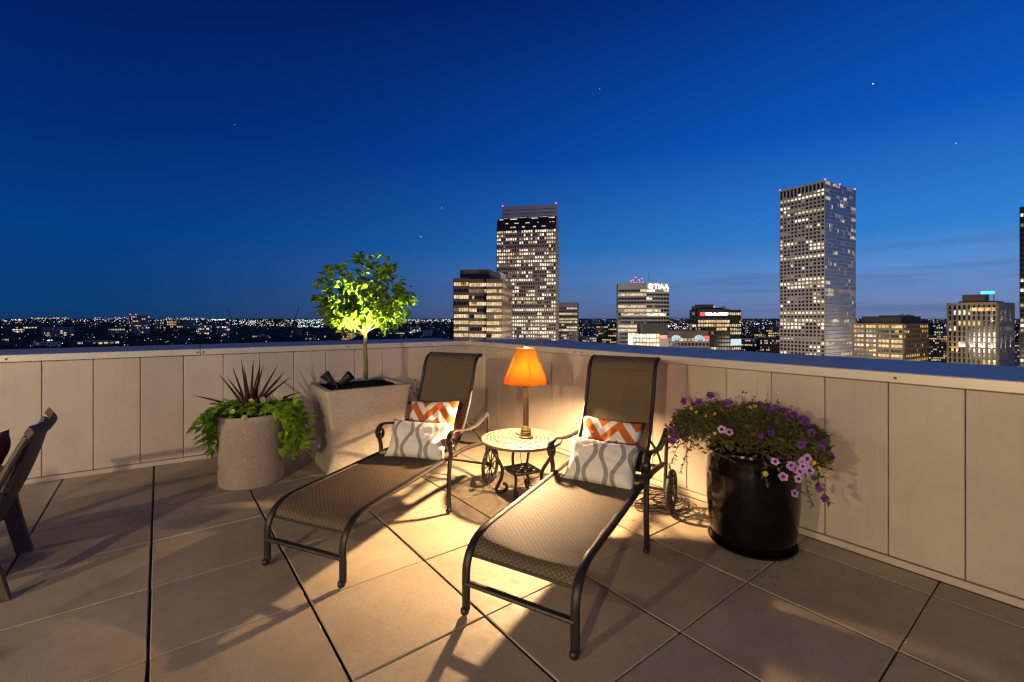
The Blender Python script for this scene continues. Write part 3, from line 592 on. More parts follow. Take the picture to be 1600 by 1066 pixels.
# ------------------------------------------------------------------ planters
def leaf_mesh(name, ln, wd, mat, fold=.25, droop=.3, heart=False):
    b_ = MB(); ks = [0, .18, .45, .75, 1]; ws = [.06, .8, 1, .55, .02] if not heart else [.55, 1, .8, .42, .02]; vs = []
    for u, w_ in zip(ks, ws):
        z_ = -droop * ln * u * u; back = -.12 * ln if heart and u == 0 else 0
        vs += [(u * ln + back, w_ * wd / 2, z_ + fold * w_ * wd / 2), (u * ln, 0, z_), (u * ln + back, -w_ * wd / 2, z_ + fold * w_ * wd / 2)]
    fs = []
    for i in range(4):
        a_ = i * 3; fs += [(a_, a_ + 1, a_ + 4, a_ + 3), (a_ + 1, a_ + 2, a_ + 5, a_ + 4)]
    b_.add(vs, fs); return b_.mesh(name, mat, 60)
def orient(p, d, roll=0, s=1):
    d = Vector(d).normalized(); qn = d.to_track_quat('X', 'Z')
    return Matrix.LocRotScale(Vector(p), qn, (s, s, s)) @ Matrix.Rotation(roll, 4, 'X')
def stuff_leaves(name, me, mats, parent, mat):
    b_ = MB(); vs0 = [v_.co.copy() for v_ in me.vertices]; fs0 = [tuple(p.vertices) for p in me.polygons]
    for mm in mats: b_.add([mm @ v_ for v_ in vs0], fs0)
    return b_.build(name, mat, parent, 60, kind='stuff')
# square flared concrete planter
PX, PY, PZ = 1.745, 5.0, .83
sqp = thing('square_planter', 'large square pale concrete planter with flared foot holding the lit tree', 'planter', (PX, PY, 0), R(-2))
b_ = MB(); vs = []; lv = [(.425, .40, 0), (.428, .402, .02), (.41, .385, .07), (.385, .36, .16), (.378, .35, .26), (.385, .355, .40), (.405, .37, .58), (.43, .385, .74), (.442, .392, .815), (.438, .388, PZ), (.385, .335, PZ), (.378, .328, PZ - .06)]
def rsq(hx, hy, z_, rad=.035, k=4):
    o_ = []
    for (cx_, cy_, a0) in ((hx - rad, hy - rad, 0), (-hx + rad, hy - rad, 90), (-hx + rad, -hy + rad, 180), (hx - rad, -hy + rad, 270)):
        for i in range(k + 1): a_ = R(a0 + 90 * i / k); o_.append((cx_ + rad * math.cos(a_), cy_ + rad * math.sin(a_), z_))
    return o_
for hx, hy, z_ in lv: vs += rsq(hx, hy, z_)
sg = 20; b_.add(vs, [(i * sg + k, i * sg + (k + 1) % sg, (i + 1) * sg + (k + 1) % sg, (i + 1) * sg + k) for i in range(len(lv) - 1) for k in range(sg)] + [tuple(range(sg - 1, -1, -1))])
b_.build('planter_body', M['concrete_sq'], sqp, 50)
def soil(parent, hx, hy, z_, rnd=False, amp=.03):
    n_ = 26; vs = []; fs = []
    for i in range(n_ + 1):
        for j in range(n_ + 1):
            u, w_ = i / n_ * 2 - 1, j / n_ * 2 - 1
            x_, y_ = u * hx, w_ * hy
            if rnd: x_, y_ = u * math.sqrt(1 - w_ * w_ / 2) * hx, w_ * math.sqrt(1 - u * u / 2) * hy
            vs.append((x_, y_, z_ + amp * (1 - max(abs(u), abs(w_)) ** 3) + .012 * mnoise.noise(Vector((x_ * 14, y_ * 14, z_))) + .01 * mnoise.noise(Vector((x_ * 40, y_ * 40, z_)))))
    for i in range(n_):
        for j in range(n_): a_ = i * (n_ + 1) + j; fs.append((a_, a_ + n_ + 1, a_ + n_ + 2, a_ + 1))
    q = MB(); q.add(vs, fs); return q.build('soil', M['soil'], parent, 60)
soil(sqp, .383, .333, PZ - .03, amp=.035)
# the lollipop tree
TR = Vector((1.85, 5.10, PZ - .01)); rt = random.Random(21)
tree = thing('lollipop_tree', 'small round headed tree lit yellow green from below in the square planter', 'tree', TR)
q = MB(); tp = smooth_path([(0, 0, -.03), (.006, .0, .2), (.0, .006, .42), (.005, 0, .60)], 5); q.tube(tp, [lerp(.026, .019, i / (len(tp) - 1)) for i in range(len(tp))], 10); q.build('trunk', M['bark'], tree)
CC = Vector((.0, 0, 1.00)); CR = Vector((.475, .475, .42)); tips = []
for k in range(11):
    a_ = k * 2.399; up = rt.uniform(.15, 1.0); dirv = Vector((math.cos(a_) * (1 - up * .55), math.sin(a_) * (1 - up * .55), up * .9)).normalized(); ln = rt.uniform(.38, .58)
    st = Vector((0, 0, rt.uniform(.52, .60))); pts = [st, st + dirv * ln * .3 + Vector((0, 0, .02)), st + dirv * ln * .65 + Vector((rt.uniform(-.04, .04), rt.uniform(-.04, .04), .05)), st + dirv * ln + Vector((rt.uniform(-.06, .06), rt.uniform(-.06, .06), .08))]
    sp_ = smooth_path(pts, 4); q = MB(); q.tube(sp_, [lerp(.011, .0035, i / (len(sp_) - 1)) for i in range(len(sp_))], 6)
    for _ in range(6):
        u = rt.uniform(.3, 1); p = sp_[int(u * (len(sp_) - 1))]; dv = (dirv + Vector((rt.uniform(-1, 1), rt.uniform(-1, 1), rt.uniform(-.5, .9)))).normalized(); e = p + dv * rt.uniform(.12, .26)
        q.tube([p, (p + e) / 2 + Vector((0, 0, .012)), e], [.0035, .0025, .0015], 5)
        for w_ in range(5): tips.append((p.lerp(e, .35 + .65 * w_ / 4), dv))
    for w_ in range(5): tips.append((sp_[int((.35 + .65 * w_ / 4) * (len(sp_) - 1))], dirv))
    q.build('branch', M['bark'], tree)
lm = leaf_mesh('leaf', .098, .058, M['tree_leaf'], .22, .35); places = []
for p, dv in tips:
    for _ in range(5):
        d2 = (dv * .5 + Vector((rt.uniform(-1, 1), rt.uniform(-1, 1), rt.uniform(-.7, .6)))).normalized()
        p2 = p + d2 * rt.uniform(.01, .05); e = (p2 - CC); e = Vector((e.x / CR.x, e.y / CR.y, e.z / CR.z))
        if e.length > 1.12: continue
        places.append(orient(p2, d2, rt.uniform(-1.2, 1.2), rt.uniform(.55, 1.0)))
for _ in range(620):   # outer sprigs give the head its uneven outline
    a_, z_ = rt.uniform(0, 6.283), rt.uniform(-.75, 1); r_ = math.sqrt(max(0, 1 - z_ * z_)); rad = rt.uniform(.72, 1.08)
    d2 = Vector((r_ * math.cos(a_), r_ * math.sin(a_), z_)); p2 = CC + Vector((d2.x * CR.x, d2.y * CR.y, d2.z * CR.z)) * rad
    if mnoise.noise(d2 * 2.1) < -.28: continue
    places.append(orient(p2, (d2 + Vector((rt.uniform(-1, 1), rt.uniform(-1, 1), rt.uniform(-.9, .4)))), rt.uniform(-1.2, 1.2), rt.uniform(.6, 1.15)))
rt.shuffle(places)
for mm in places[:300]: place('leaf', lm, tree, mm)
stuff_leaves('foliage', lm, places[300:], tree, M['tree_leaf'])
# twin spotlight in the planter
SP = Vector((1.47, 4.88, PZ - .01)); spt = thing('garden_spotlight', 'black twin head garden spotlight standing in the soil below the tree', 'spotlight', SP)
q = MB(); q.tube([(0, 0, -.05), (0, 0, .05)], .012, 8); q.tube([(-.03, -.02, .045), (.03, .02, .045)], .016, 8); q.build('stake', M['black'], spt)
for k, dv in enumerate(((-.62, .40, .78), (.72, -.50, .72))):
    dv = Vector(dv).normalized(); st = Vector((-.025, .016, .04)) if k == 0 else Vector((.025, -.016, .04))
    mm = Matrix.LocRotScale(st, dv.to_track_quat('Z', 'Y'), (1, 1, 1)); q = MB(); q.lathe([(.020, 0), (.026, .01), (.034, .05), (.055, .145), (.052, .145), (.030, .05)], 18, close=False); q.v = [tuple(mm @ Vector(v_)) for v_ in q.v]; q.build('spotlight_head', M['black'], spt)
for i, (off, tgt, en) in enumerate(((Vector((.09, -.09, .20)), TR + Vector((-.06, -.06, 1.28)), 900), (Vector((.13, -.14, .20)), TR + Vector((.24, -.04, 1.08)), 450))):
    ld_ = bpy.data.lights.new('tree_uplight', 'SPOT'); ld_.energy = en; ld_.color = (1, .93, .52); ld_.spot_size = R(56); ld_.spot_blend = 1; ld_.shadow_soft_size = .02
    lo = bpy.data.objects.new('tree_uplight', ld_); col.objects.link(lo); lo.parent = spt; lo.location = off; lo.rotation_euler = (tgt - (SP + off)).to_track_quat('-Z', 'Y').to_euler()
# round planter
rdp = thing('round_planter', 'round rosy concrete planter with spiky burgundy and lime trailing plants', 'planter', (.70, 4.95, 0))
b_ = MB(); b_.lathe([(.262, 0), (.273, .012), (.275, .06), (.279, .075), (.280, .4), (.282, .63), (.276, .648), (.254, .65), (.248, .63), (.247, .58)], 48, close=False); b_.build('planter_body', M['concrete_rd'], rdp, 40)
soil(rdp, .252, .252, .60, True)
q = MB(); q.lathe([(.22, -.001), (.225, .004)], 20); q.build('drain_ring', M['joint'], rdp)
rs = random.Random(9); cord = thing('spiky_cordyline', 'burgundy sword leaved plant rising from the round concrete planter', 'plant', (.70, 4.97, .62))
for (px_, ln, el_) in ((-1.05, .52, 22), (-1.0, .42, 14), (-.75, .46, 48), (-.25, .42, 70), (-.12, .40, 80), (0, .45, 86), (.06, .44, 84), (.02, .40, 88), (.3, .44, 72), (.45, .47, 64), (.7, .50, 50), (.78, .46, 45), (.66, .40, 52), (1.0, .50, 26), (1.05, .44, 20), (-.5, .36, 60), (.2, .38, 76), (-.06, .47, 82)):
    az = math.copysign(1, px_) if px_ else 1; e_ = R(el_); side = RIGHT * az * math.cos(e_) + FWD * rs.uniform(-.35, .35) * math.cos(e_); dv = Vector((side.x, side.y, math.sin(e_)))
    ln *= 1.12; p0 = Vector((rs.uniform(-.03, .03), rs.uniform(-.03, .03), .03)); wv_ = dv.cross(Vector((FWD.x, FWD.y, 0))).normalized(); vs = []; n_ = 6
    for i in range(n_ + 1):
        u = i / n_; c_ = p0 + dv * ln * u + Vector((0, 0, -.10 * ln * u * u * math.cos(e_))); w_ = .014 * (1 - u) ** .6 + .004 * (1 - u) + .0006
        vs += [c_ + wv_ * w_ + Vector((FWD.x, FWD.y, 0)) * .004, c_, c_ - wv_ * w_ + Vector((FWD.x, FWD.y, 0)) * .004]
    q = MB(); q.add(vs, [f for i in range(n_) for f in ((i * 3, i * 3 + 1, i * 3 + 4, i * 3 + 3), (i * 3 + 1, i * 3 + 2, i * 3 + 5, i * 3 + 4))]); q.build('leaf', M['spike'], cord, 60)
vine = thing('trailing_vine', 'lime green sweet potato vine spilling down the sides of the round planter', 'plant', (.70, 4.95, .64))
vl = leaf_mesh('leaf', .085, .075, M['vine_leaf'], .18, .45, True); q = MB(); vp = []
for k in range(44):
    u = rs.random()
    if k < 30: az = rs.uniform(-.95, .45)      # right hand side (seen from the viewer), long trails
    else: az = rs.uniform(2.3, 4.3)
    outd = RIGHT * math.cos(az) - FWD * math.sin(az) if k < 30 else RIGHT * math.cos(az) + FWD * math.sin(az) * .8
    drop = rs.uniform(.08, .46) if k < 30 else rs.uniform(.05, .36); reach = rs.uniform(.02, .13) if k < 30 else rs.uniform(-.02, .07)
    path = smooth_path([outd * .12 + Vector((0, 0, .02)), outd * .24 + Vector((0, 0, .09)), outd * (.33 + reach * .5) + Vector((0, 0, .04)), outd * (.34 + reach) + Vector((rs.uniform(-.04, .04), rs.uniform(-.04, .04), -drop * .6)), outd * (.33 + reach) + Vector((rs.uniform(-.06, .06), rs.uniform(-.06, .06), -drop))], 4)
    q.tube(path, .0028, 5)
    for i in range(3, len(path), 2):
        for _ in range(2):
            d2 = outd * rs.uniform(.3, 1) + Vector((rs.uniform(-.8, .8), rs.uniform(-.8, .8), rs.uniform(-.7, .35)))
            vp.append(orient(path[i] + d2.normalized() * .02, d2, rs.uniform(-.6, .6), rs.uniform(.65, 1.15)))
for k in range(120):
    a_ = rs.uniform(0, 6.283); r_ = .25 * math.sqrt(rs.random()); d2 = Vector((math.cos(a_), math.sin(a_), rs.uniform(.1, .8))); vp.append(orient((r_ * math.cos(a_), r_ * math.sin(a_), rs.uniform(.02, .12)), d2, rs.uniform(-.6, .6), rs.uniform(.6, 1)))
q.build('stems', M['stem'], vine, kind='stuff'); rs.shuffle(vp)
for mm in vp[:300]: place('leaf', vl, vine, mm)
if len(vp) > 300: stuff_leaves('foliage', vl, vp[300:], vine, M['vine_leaf'])
def flower_mesh(name, r_, m_petal, m_heart):
    b_ = MB(); n_ = 30; vs = [(0, 0, -.25 * r_)]
    for rr_, z_, lob in ((.36, -.10, 0), (.72, .02, .06), (1.0, -.02, .13)):
        for k in range(n_):
            a_ = 2 * math.pi * k / n_; l_ = 1 - lob * (1 - abs(math.cos(2.5 * a_))) * 1.6
            vs.append((r_ * rr_ * l_ * math.cos(a_), r_ * rr_ * l_ * math.sin(a_), r_ * (z_ + .06 * math.sin(5 * a_) * rr_)))
    fs = [(0, 1 + k, 1 + (k + 1) % n_) for k in range(n_)]; mi = [1] * n_
    for i in range(2):
        for k in range(n_): a0 = 1 + i * n_; fs.append((a0 + k, a0 + n_ + k, a0 + n_ + (k + 1) % n_, a0 + (k + 1) % n_)); mi.append(0)
    b_.add(vs, fs); b_.m = mi; return b_.mesh(name, [m_petal, m_heart], 60)
def aim(p, d, s=1, roll=0):
    return Matrix.LocRotScale(Vector(p), Vector(d).normalized().to_track_quat('Z', 'Y'), (s, s, s)) @ Matrix.Rotation(roll, 4, 'Z')
fc = flower_mesh('flower', .026, M['petal_cream'], M['petal_yellow'])
bid = thing('cream_bidens', 'small cream yellow flowers among the foliage on top of the round planter', 'flowers', (.70, 4.95, .66)); q = MB()
def vdir(p, cpos): return (Vector((0, 0, EYE)) - (Vector(cpos) + Vector(p))).normalized()
for (r_, f_, z_) in ((-.03, -.25, .05), (.09, -.27, .0), (-.27, -.10, -.01), (.22, .02, .16), (.30, -.06, .14), (.05, -.10, .12), (-.20, -.15, .06), (.16, -.1, .13)):
    p = RIGHT * r_ + FWD * f_ + Vector((0, 0, z_)); place('flower', fc, bid, aim(p, vdir(p, bid.location) + Vector((rs.uniform(-.4, .4), rs.uniform(-.4, .4), .3)), rs.uniform(.8, 1.15), rs.uniform(0, 6)))
    q.tube([p * .5 + Vector((0, 0, -.03)), p - Vector((0, 0, .01))], .0018, 5)
for _ in range(40):
    a_ = rs.uniform(0, 6.283); p = Vector((.22 * math.cos(a_), .22 * math.sin(a_), .0)); q.tube([p, p + Vector((rs.uniform(-.06, .06), rs.uniform(-.06, .06), rs.uniform(.05, .17)))], .0018, 5)
q.build('stems', M['stem'], bid, kind='stuff')
# small potted plant half hidden behind the left chaise
hp = thing('potted_shrub', 'small green plant half hidden between square planter and chaise back', 'plant', (2.52, 5.15, 0))
q = MB(); q.lathe([(.10, 0), (.14, .28), (.145, .30), (.125, .30), (.12, .27)], 20, close=False); q.build('pot', M['concrete_sq'], hp); soil(hp, .12, .12, .27, True, .01)
q = MB(); hv = []
for k in range(16):
    a_ = rs.uniform(0, 6.283); e = Vector((math.cos(a_) * rs.uniform(.06, .2), math.sin(a_) * rs.uniform(.06, .2), rs.uniform(.45, .82))); q.tube(smooth_path([(0, 0, .27), (e.x * .4, e.y * .4, e.z * .7), e], 3), .003, 5)
    for w_ in range(6):
        d2 = Vector((rs.uniform(-1, 1), rs.uniform(-1, 1), rs.uniform(-.3, .5))); hv.append(orient(Vector((0, 0, .3)).lerp(e, .35 + .13 * w_), d2, rs.uniform(-.6, .6), .7))
q.build('stems', M['stem'], hp, kind='stuff'); hl = leaf_mesh('leaf', .085, .045, M['herb'], .2, .3)
for mm in hv: place('leaf', hl, hp, mm)

# black glazed pot with petunias
BX, BY = 3.25, 1.475
pot = thing('black_pot', 'tall glossy black glazed pot on a saucer by the right parapet', 'flower pot', (BX, BY, 0))
b_ = MB(); b_.lathe([(.238, .018), (.258, .035), (.276, .14), (.290, .30), (.293, .46), (.285, .58), (.276, .615), (.283, .632), (.296, .645), (.292, .66), (.272, .655), (.262, .62), (.26, .58)], 56, close=False); b_.build('pot_body', M['glaze'], pot, 50)
b_ = MB(); b_.lathe([(.24, .001), (.268, .004), (.282, .022), (.277, .025), (.27, .016), (.0, .016)], 48, close=False); b_.build('saucer', M['glaze'], pot); soil(pot, .262, .262, .61, True)
pet = thing('petunia', 'bushy purple petunias overflowing the glossy black pot', 'flowers', (BX, BY, .66)); rq = random.Random(31)
q = MB(); stems = MB(); ltm = leaf_mesh('tiny_leaf', .036, .016, M['herb'], .2, .3); lo_ = []
ALONG = Vector((.36, -.93, 0)); ALONG.normalize(); ACR = Vector((-.93, -.36, 0))
def petp(u, v_, z_): return ALONG * (u * (.86 if u > 0 else 1)) + ACR * v_ + Vector((0, 0, z_))
def shell(u):   # top height of the mass along its length (to the right is +u)
    return .30 * (1 - abs((u + .05) / .66) ** 2.4)
for _ in range(7600):
    u = rq.uniform(-.52, .50); v_ = rq.uniform(-.28, .30); env = max(0, 1 - (v_ / .33) ** 2)
    topz = shell(u) * (.45 + .55 * env); bot = -.02 - .12 * max(0, (abs(u) - .2)) - (.14 if v_ > .12 else 0) * max(0, 1 - abs(u - .1) / .4) * rq.random()
    if topz < bot + .02: continue
    z_ = lerp(bot, topz, rq.random() ** .55); p = petp(u, v_, z_)
    if mnoise.noise(p * 6) < -.22 : continue
    if abs(p.x) < .27 and math.hypot(p.x, p.y) < .30 and z_ < -.03: continue
    if p.x + BX > 3.61: continue
    lo_.append(orient(p, (rq.uniform(-1, 1), rq.uniform(-1, 1), rq.uniform(-.4, 1)), rq.uniform(-1, 1), rq.uniform(.6, 1.3)))
for _ in range(260):   # ragged sprays reaching out of the mass
    u = rq.uniform(-.5, .50); v_ = rq.uniform(-.25, .30); p0 = petp(u * .5, v_ * .5, .05); z_ = shell(u) * rq.uniform(.2, 1.12) - rq.choice((0, 0, .10)); p1 = petp(u * 1.06, v_ * 1.05, z_ + rq.uniform(-.02, .03))
    if p1.x + BX > 3.60: continue
    stems.tube([p0, (p0 + p1) / 2 + Vector((0, 0, .04)), p1], .0018, 5)
    for w_ in range(5): lo_.append(orient(p0.lerp(p1, .5 + .12 * w_) + Vector((0, 0, .02)), (rq.uniform(-1, 1), rq.uniform(-1, 1), rq.uniform(-.3, .8)), 0, rq.uniform(.6, 1.1)))
for (u, z0, ln) in ((.34, -.02, .20), (.42, .0, .18), (.28, -.02, .14), (-.42, .02, .14), (-.50, .06, .12), (-.36, .0, .16), (.1, -.01, .12)):   # trailing stems
    pth = smooth_path([petp(u * .7, .20, z0 + .06), petp(u, .31, z0), petp(u * 1.08, .34, z0 - ln * .6), petp(u * 1.15, .34, z0 - ln)], 4); stems.tube(pth, .002, 5)
    for p in pth[2:]:
        for _ in range(2): lo_.append(orient(p, (rq.uniform(-1, 1), rq.uniform(-1, 1), rq.uniform(-.6, .4)), 0, rq.uniform(.6, 1.1)))
for (u, v_, h_) in ((.02, 0, .46), (.10, -.05, .42), (-.02, .03, .40), (.2, .0, .36)): stems.tube([petp(u * .8, v_, .2), petp(u + .02, v_, h_)], [.0015, .0006], 4)
stuff_leaves('foliage', ltm, lo_, pet, M['herb']); stems.build('stems', M['stem'], pet, kind='stuff')
fp = flower_mesh('flower', .032, M['petal'], M['petal_heart']); fd = flower_mesh('flower', .030, M['petal_dark'], M['petal_heart']); fy = flower_mesh('flower', .017, M['petal_yellow'], M['petal_yellow'])
def on_mass(px, py, v_):   # a spot on the side of the mass that the terrace sees, from its place along and its height
    u, z_ = px, py; return petp(u, v_, z_)
def fl(me, u, z_, v_, up=.25, s=1):
    p = petp(u, v_, z_); place('flower', me, pet if me is not fy else cal, aim(p, ACR + ALONG * rq.uniform(-.85, .7) + Vector((0, 0, up + rq.uniform(-.35, .5))), s * rq.uniform(.72, 1.12), rq.uniform(0, 6)))
cal = thing('yellow_calibrachoa', 'tiny yellow trumpet flowers scattered through the petunias', 'flowers', (BX, BY, .66))
for (u, z_, v_) in ((.17, .01, .34), (.22, -.07, .36), (.30, -.015, .35), (.335, .01, .36), (.36, .055, .35), (.375, -.01, .36), (.31, -.065, .37), (.29, -.155, .37), (.345, .03, .33), (.32, -.02, .37), (.27, .0, .35)): fl(fp, u, z_, v_)
for (u, z_, v_) in ((-.155, .165, .32), (-.11, .155, .33)): fl(fp, u, z_, v_, .5)
for (u, z_, v_) in ((-.50, .07, .18), (-.47, .05, .2), (-.49, .02, .22), (-.46, .10, .18), (-.40, .16, .16), (-.33, .29, .1), (-.26, .34, .05), (-.45, .27, .0), (.44, .10, .24), (.47, .06, .24), (.46, .12, .2), (.50, .05, .2), (.40, .17, .14), (.36, .23, .08), (.25, .26, .06), (.13, .27, .08), (.17, .28, .05), (.08, .15, .3), (.14, .17, .28), (.33, .12, .28), (.43, -.12, .33), (.46, -.17, .33), (.05, .30, .02), (-.15, .30, .06), (-.38, .26, .02), (.3, .24, .0)): fl(fd, u, z_, v_, .4)
for (u, z_, v_) in ((-.38, .24, .1), (-.34, .22, .13), (-.28, .21, .16), (-.22, .23, .15), (.0, .29, .12), (.03, .30, .1), (-.20, .13, .3), (-.24, .06, .31), (-.40, .03, .27), (.11, -.07, .36), (.43, -.01, .3), (.47, -.04, .3), (-.44, .12, .18), (.40, .03, .33)): fl(fy, u, z_, v_, .5)
tiny = MB()
for (u, z_, v_) in ((-.38, .24, .1), (-.22, .23, .15), (.0, .29, .12), (.43, -.01, .3)): tiny.tube([petp(u * .8, v_ * .6, z_ - .08), petp(u, v_ * .97, z_ - .004)], .0016, 5)
tiny.build('stems', M['stem'], cal, kind='stuff')

q = MB()
for _ in range(90):
    a_ = rq.uniform(2.2, 5.2); r_ = rq.uniform(.31, .62) ** 1.0; x_, y_ = BX + r_ * math.cos(a_), BY + .25 + r_ * math.sin(a_) * 1.1; w_ = rq.uniform(.002, .007)
    if x_ < 3.6: q.octa((x_, y_, .004), w_, 0, .0025)
o = q.build('dirt', M['soil'], None, 0); tag(o, 'crumbs of soil scattered on the paving beside the black pot', 'dirt', kind='stuff')
# ------------------------------------------------------------------ teak armchair at the left edge
ac = thing('teak_armchair', 'weathered teak armchair with dark wicker back at the left edge of the terrace', 'armchair', (-.98, 4.02, 0), R(1.5))
for s in (1, -1):
    q = MB(); y_ = s * .345
    q.add([(x_ + dx, y_ + dy, z_) for x_, z_ in ((.285, .002), (.235, .24), (.205, .42)) for dx, dy in ((-.038, -.03), (.038, -.03), (.038, .03), (-.038, .03))], [(i * 4 + k, i * 4 + (k + 1) % 4, (i + 1) * 4 + (k + 1) % 4, (i + 1) * 4 + k) for i in range(2) for k in range(4)] + [(3, 2, 1, 0), (8, 9, 10, 11)]); q.build('rear_leg', M['wood'], ac, 0)
    q = MB(); q.bbox(-.52, -.45, y_ - .03, y_ + .03, .002, .55, .006); q.build('front_leg', M['wood'], ac, 0)
    q = MB(); q.bbox(-.45, .225, y_ - .018, y_ + .018, .235, .325, .005); q.build('side_apron', M['wood'], ac, 0)
    q = MB(); q.bbox(-.54, .30, y_ - .045, y_ + .045, .55, .582, .008); q.build('armrest', M['wood'], ac, 0)
    q = MB(); q.tube(smooth_path([(.16, y_ * .93, .30), (.23, y_ * .93, .52), (.32, y_ * .93, .74), (.385, y_ * .93, .88)], 4), .024, 8, .019); q.build('back_stile', M['wood'], ac)
q = MB(); q.bbox(-.50, .20, -.325, .325, .29, .335, .006); q.build('wicker_seat', M['wicker'], ac, 0)
vs = []; n_, k_ = 12, 12
for side in (0, 1):
    for i in range(n_ + 1):
        u = i / n_; x_ = lerp(.175, .375, u) + .02 * math.sin(u * 3.1) ; z_ = lerp(.33, .87, u)
        for j in range(k_ + 1):
            w_ = j / k_ * 2 - 1; vs.append((x_ + .035 * (1 - w_ * w_) + side * .022, w_ * .315, z_))
o2 = (n_ + 1) * (k_ + 1); fs = []
for i in range(n_):
    for j in range(k_):
        a_ = i * (k_ + 1) + j; fs += [(a_, a_ + 1, a_ + k_ + 2, a_ + k_ + 1), (o2 + a_, o2 + a_ + k_ + 1, o2 + a_ + k_ + 2, o2 + a_ + 1)]
for i in range(n_):
    for j in (0, k_): a_ = i * (k_ + 1) + j; fs.append((a_, a_ + k_ + 1, o2 + a_ + k_ + 1, o2 + a_))
for j in range(k_):
    for i in (0, n_): a_ = i * (k_ + 1) + j; fs.append((a_, a_ + 1, o2 + a_ + 1, o2 + a_))
q = MB(); q.add(vs, fs); q.build('wicker_back', M['wicker'], ac, 60)
q = MB(); q.tube([(.395 + .05 * (1 - (w_ / .36) ** 2), w_, .895 + .012 * (w_ / .36) ** 2) for w_ in [-.36 + .72 * i / 12 for i in range(13)]], .022, 4, .036, up=(0, 0, 1)); q.build('crest_rail', M['wood'], ac, 20)
oc = pillow_mesh('orange_cushion', .50, .46, .15, M['orange_cloth'], 8); o = bpy.data.objects.new('seat_cushion', oc); col.objects.link(o); tag(o, 'plain rust orange cushion leaning in the teak armchair', 'cushion')
base = Matrix(((0, 0, -1, 0), (-1, 0, 0, 0), (0, 1, 0, 0), (0, 0, 0, 1)))
mm = Matrix.Translation((-.975 + .13, 3.99, .635)) @ Matrix.Rotation(R(24), 4, 'Y') @ base; l_, q_, _ = mm.decompose(); o.location = l_; o.rotation_mode = 'QUATERNION'; o.rotation_quaternion = q_

ac2 = copy_tree(ac); ac2.location = (-2.55, 2.55, 0); ac2.rotation_euler = (0, 0, R(150)); ac2['label'] = 'unseen second teak armchair, added to cast streak shadows on the floor';  # out of view, added so its shadow streaks the paving
for a_ in (ac, ac2): a_['group'] = 'teak armchairs'
ct = thing('unseen_table', 'unseen low slatted teak table, added to cast streak shadows on the floor', 'unseen table', (-2.25, 3.9, 0))  # added out of view to break up the lantern light
for k in range(7): q = MB(); q.bbox(-.45, .45, -.42 + .12 * k, -.315 + .12 * k, .42, .45, .004); q.build('slat', M['wood'], ct, 0)
for x_ in (-.4, .4):
    for y_ in (-.36, .36): q = MB(); q.bbox(x_ - .03, x_ + .03, y_ - .03, y_ + .03, .001, .385, .004); q.build('leg', M['wood'], ct, 0)
    q = MB(); q.bbox(x_ - .028, x_ + .028, -.42, .40, .385, .42, .003); q.build('rail', M['wood'], ct, 0)

# ------------------------------------------------------------------ the house behind the viewer's left: lit doors and wall lanterns
hs = thing('penthouse_wall', 'pale rendered penthouse wall with glass doors and lanterns left of the terrace', 'house', (-6.6, 1.0, 0))
q = MB(); q.box(-.3, 0, -5.0, 5.4, -.3, 3.1); q.build('wall', M['stone_beige'], hs, 0)
for y_ in (-2.2, 1.6):
    q = MB()
    for a_, e_, z0, z1 in ((-1.25, -1.17, 0, 2.2), (1.17, 1.25, 0, 2.2), (-.04, .04, .08, 2.12), (-1.17, 1.17, 2.12, 2.2), (-1.17, 1.17, 0, .08)): q.box(.002, .06, y_ + a_, y_ + e_, z0, z1)
    fr_ = q.build('door_frame', M['dark_clad'], hs, 0)
    q = MB(); q.box(.004, .02, y_ - 1.17, y_ - .04, .08, 2.12); q.box(.004, .02, y_ + .04, y_ + 1.17, .08, 2.12); q.build('door_glass', M['win_lo'], fr_, 0)
M['lantern'] = emit('lantern_glass', (1, .62, .30), 8)
for k, (lx, ly, lz, en) in enumerate(((-6.42, 4.9, 2.2, 170), (-6.42, 1.0, 2.45, 760), (-6.42, -2.6, 2.45, 1500))):
    ln_ = thing('wall_lantern', ('lit wall lantern nearest the parapet on the penthouse wall', 'lit wall lantern between the glass doors on the penthouse wall', 'lit wall lantern at the near end of the penthouse wall')[k], 'lantern', (lx, ly, lz), 0, 'wall lanterns')
    q = MB(); q.box(-.18, -.15, -.05, .05, -.10, .14); q.tube([(-.16, 0, .10), (-.06, 0, .16), (0, 0, .13)], .008, 6); q.lathe([(.075, .10), (.06, .12), (.01, .15)], 12); q.build('bracket', M['black'], ln_)
    q = MB(); q.lathe([(.045, -.10), (.055, .10)], 12); q.build('lantern_glass', M['lantern'], ln_)
    pl = bpy.data.lights.new('lantern_light', 'POINT'); pl.energy = en; pl.color = (1, .75, .42); pl.shadow_soft_size = .07
    po = bpy.data.objects.new('lantern_light', pl); col.objects.link(po); po.parent = ln_; po.location = (.16, 0, -.02)

# ================================================================== the city
GZ = -76.0
def at(px, D, z=0): 
    p = FWD * D + RIGHT * ((px - CX) / SX * D); return Vector((p.x, p.y, z))
def zpix(py, D): return EYE - (py - HY) / SX * D
gr = MB(); n_ = 72; R1 = 60000
gr.add([(0, 0, GZ)] + [(r_ * math.cos(2 * math.pi * k / n_), r_ * math.sin(2 * math.pi * k / n_), GZ) for r_ in (1500, 12000, R1) for k in range(n_)], [(0, 1 + k, 1 + (k + 1) % n_) for k in range(n_)] + [(1 + i * n_ + k, 1 + (i + 1) * n_ + k, 1 + (i + 1) * n_ + (k + 1) % n_, 1 + i * n_ + (k + 1) % n_) for i in range(2) for k in range(n_)])
struct(gr.build('ground', M['ground'], smooth=0))
def cam2w(rx, fy): v_ = RIGHT * rx + FWD * fy; return Vector((v_.x, v_.y, 0)).normalized()
LIT = [M['win_hi'], M['win_mid'], M['win_lo'], M['glass_dark']]
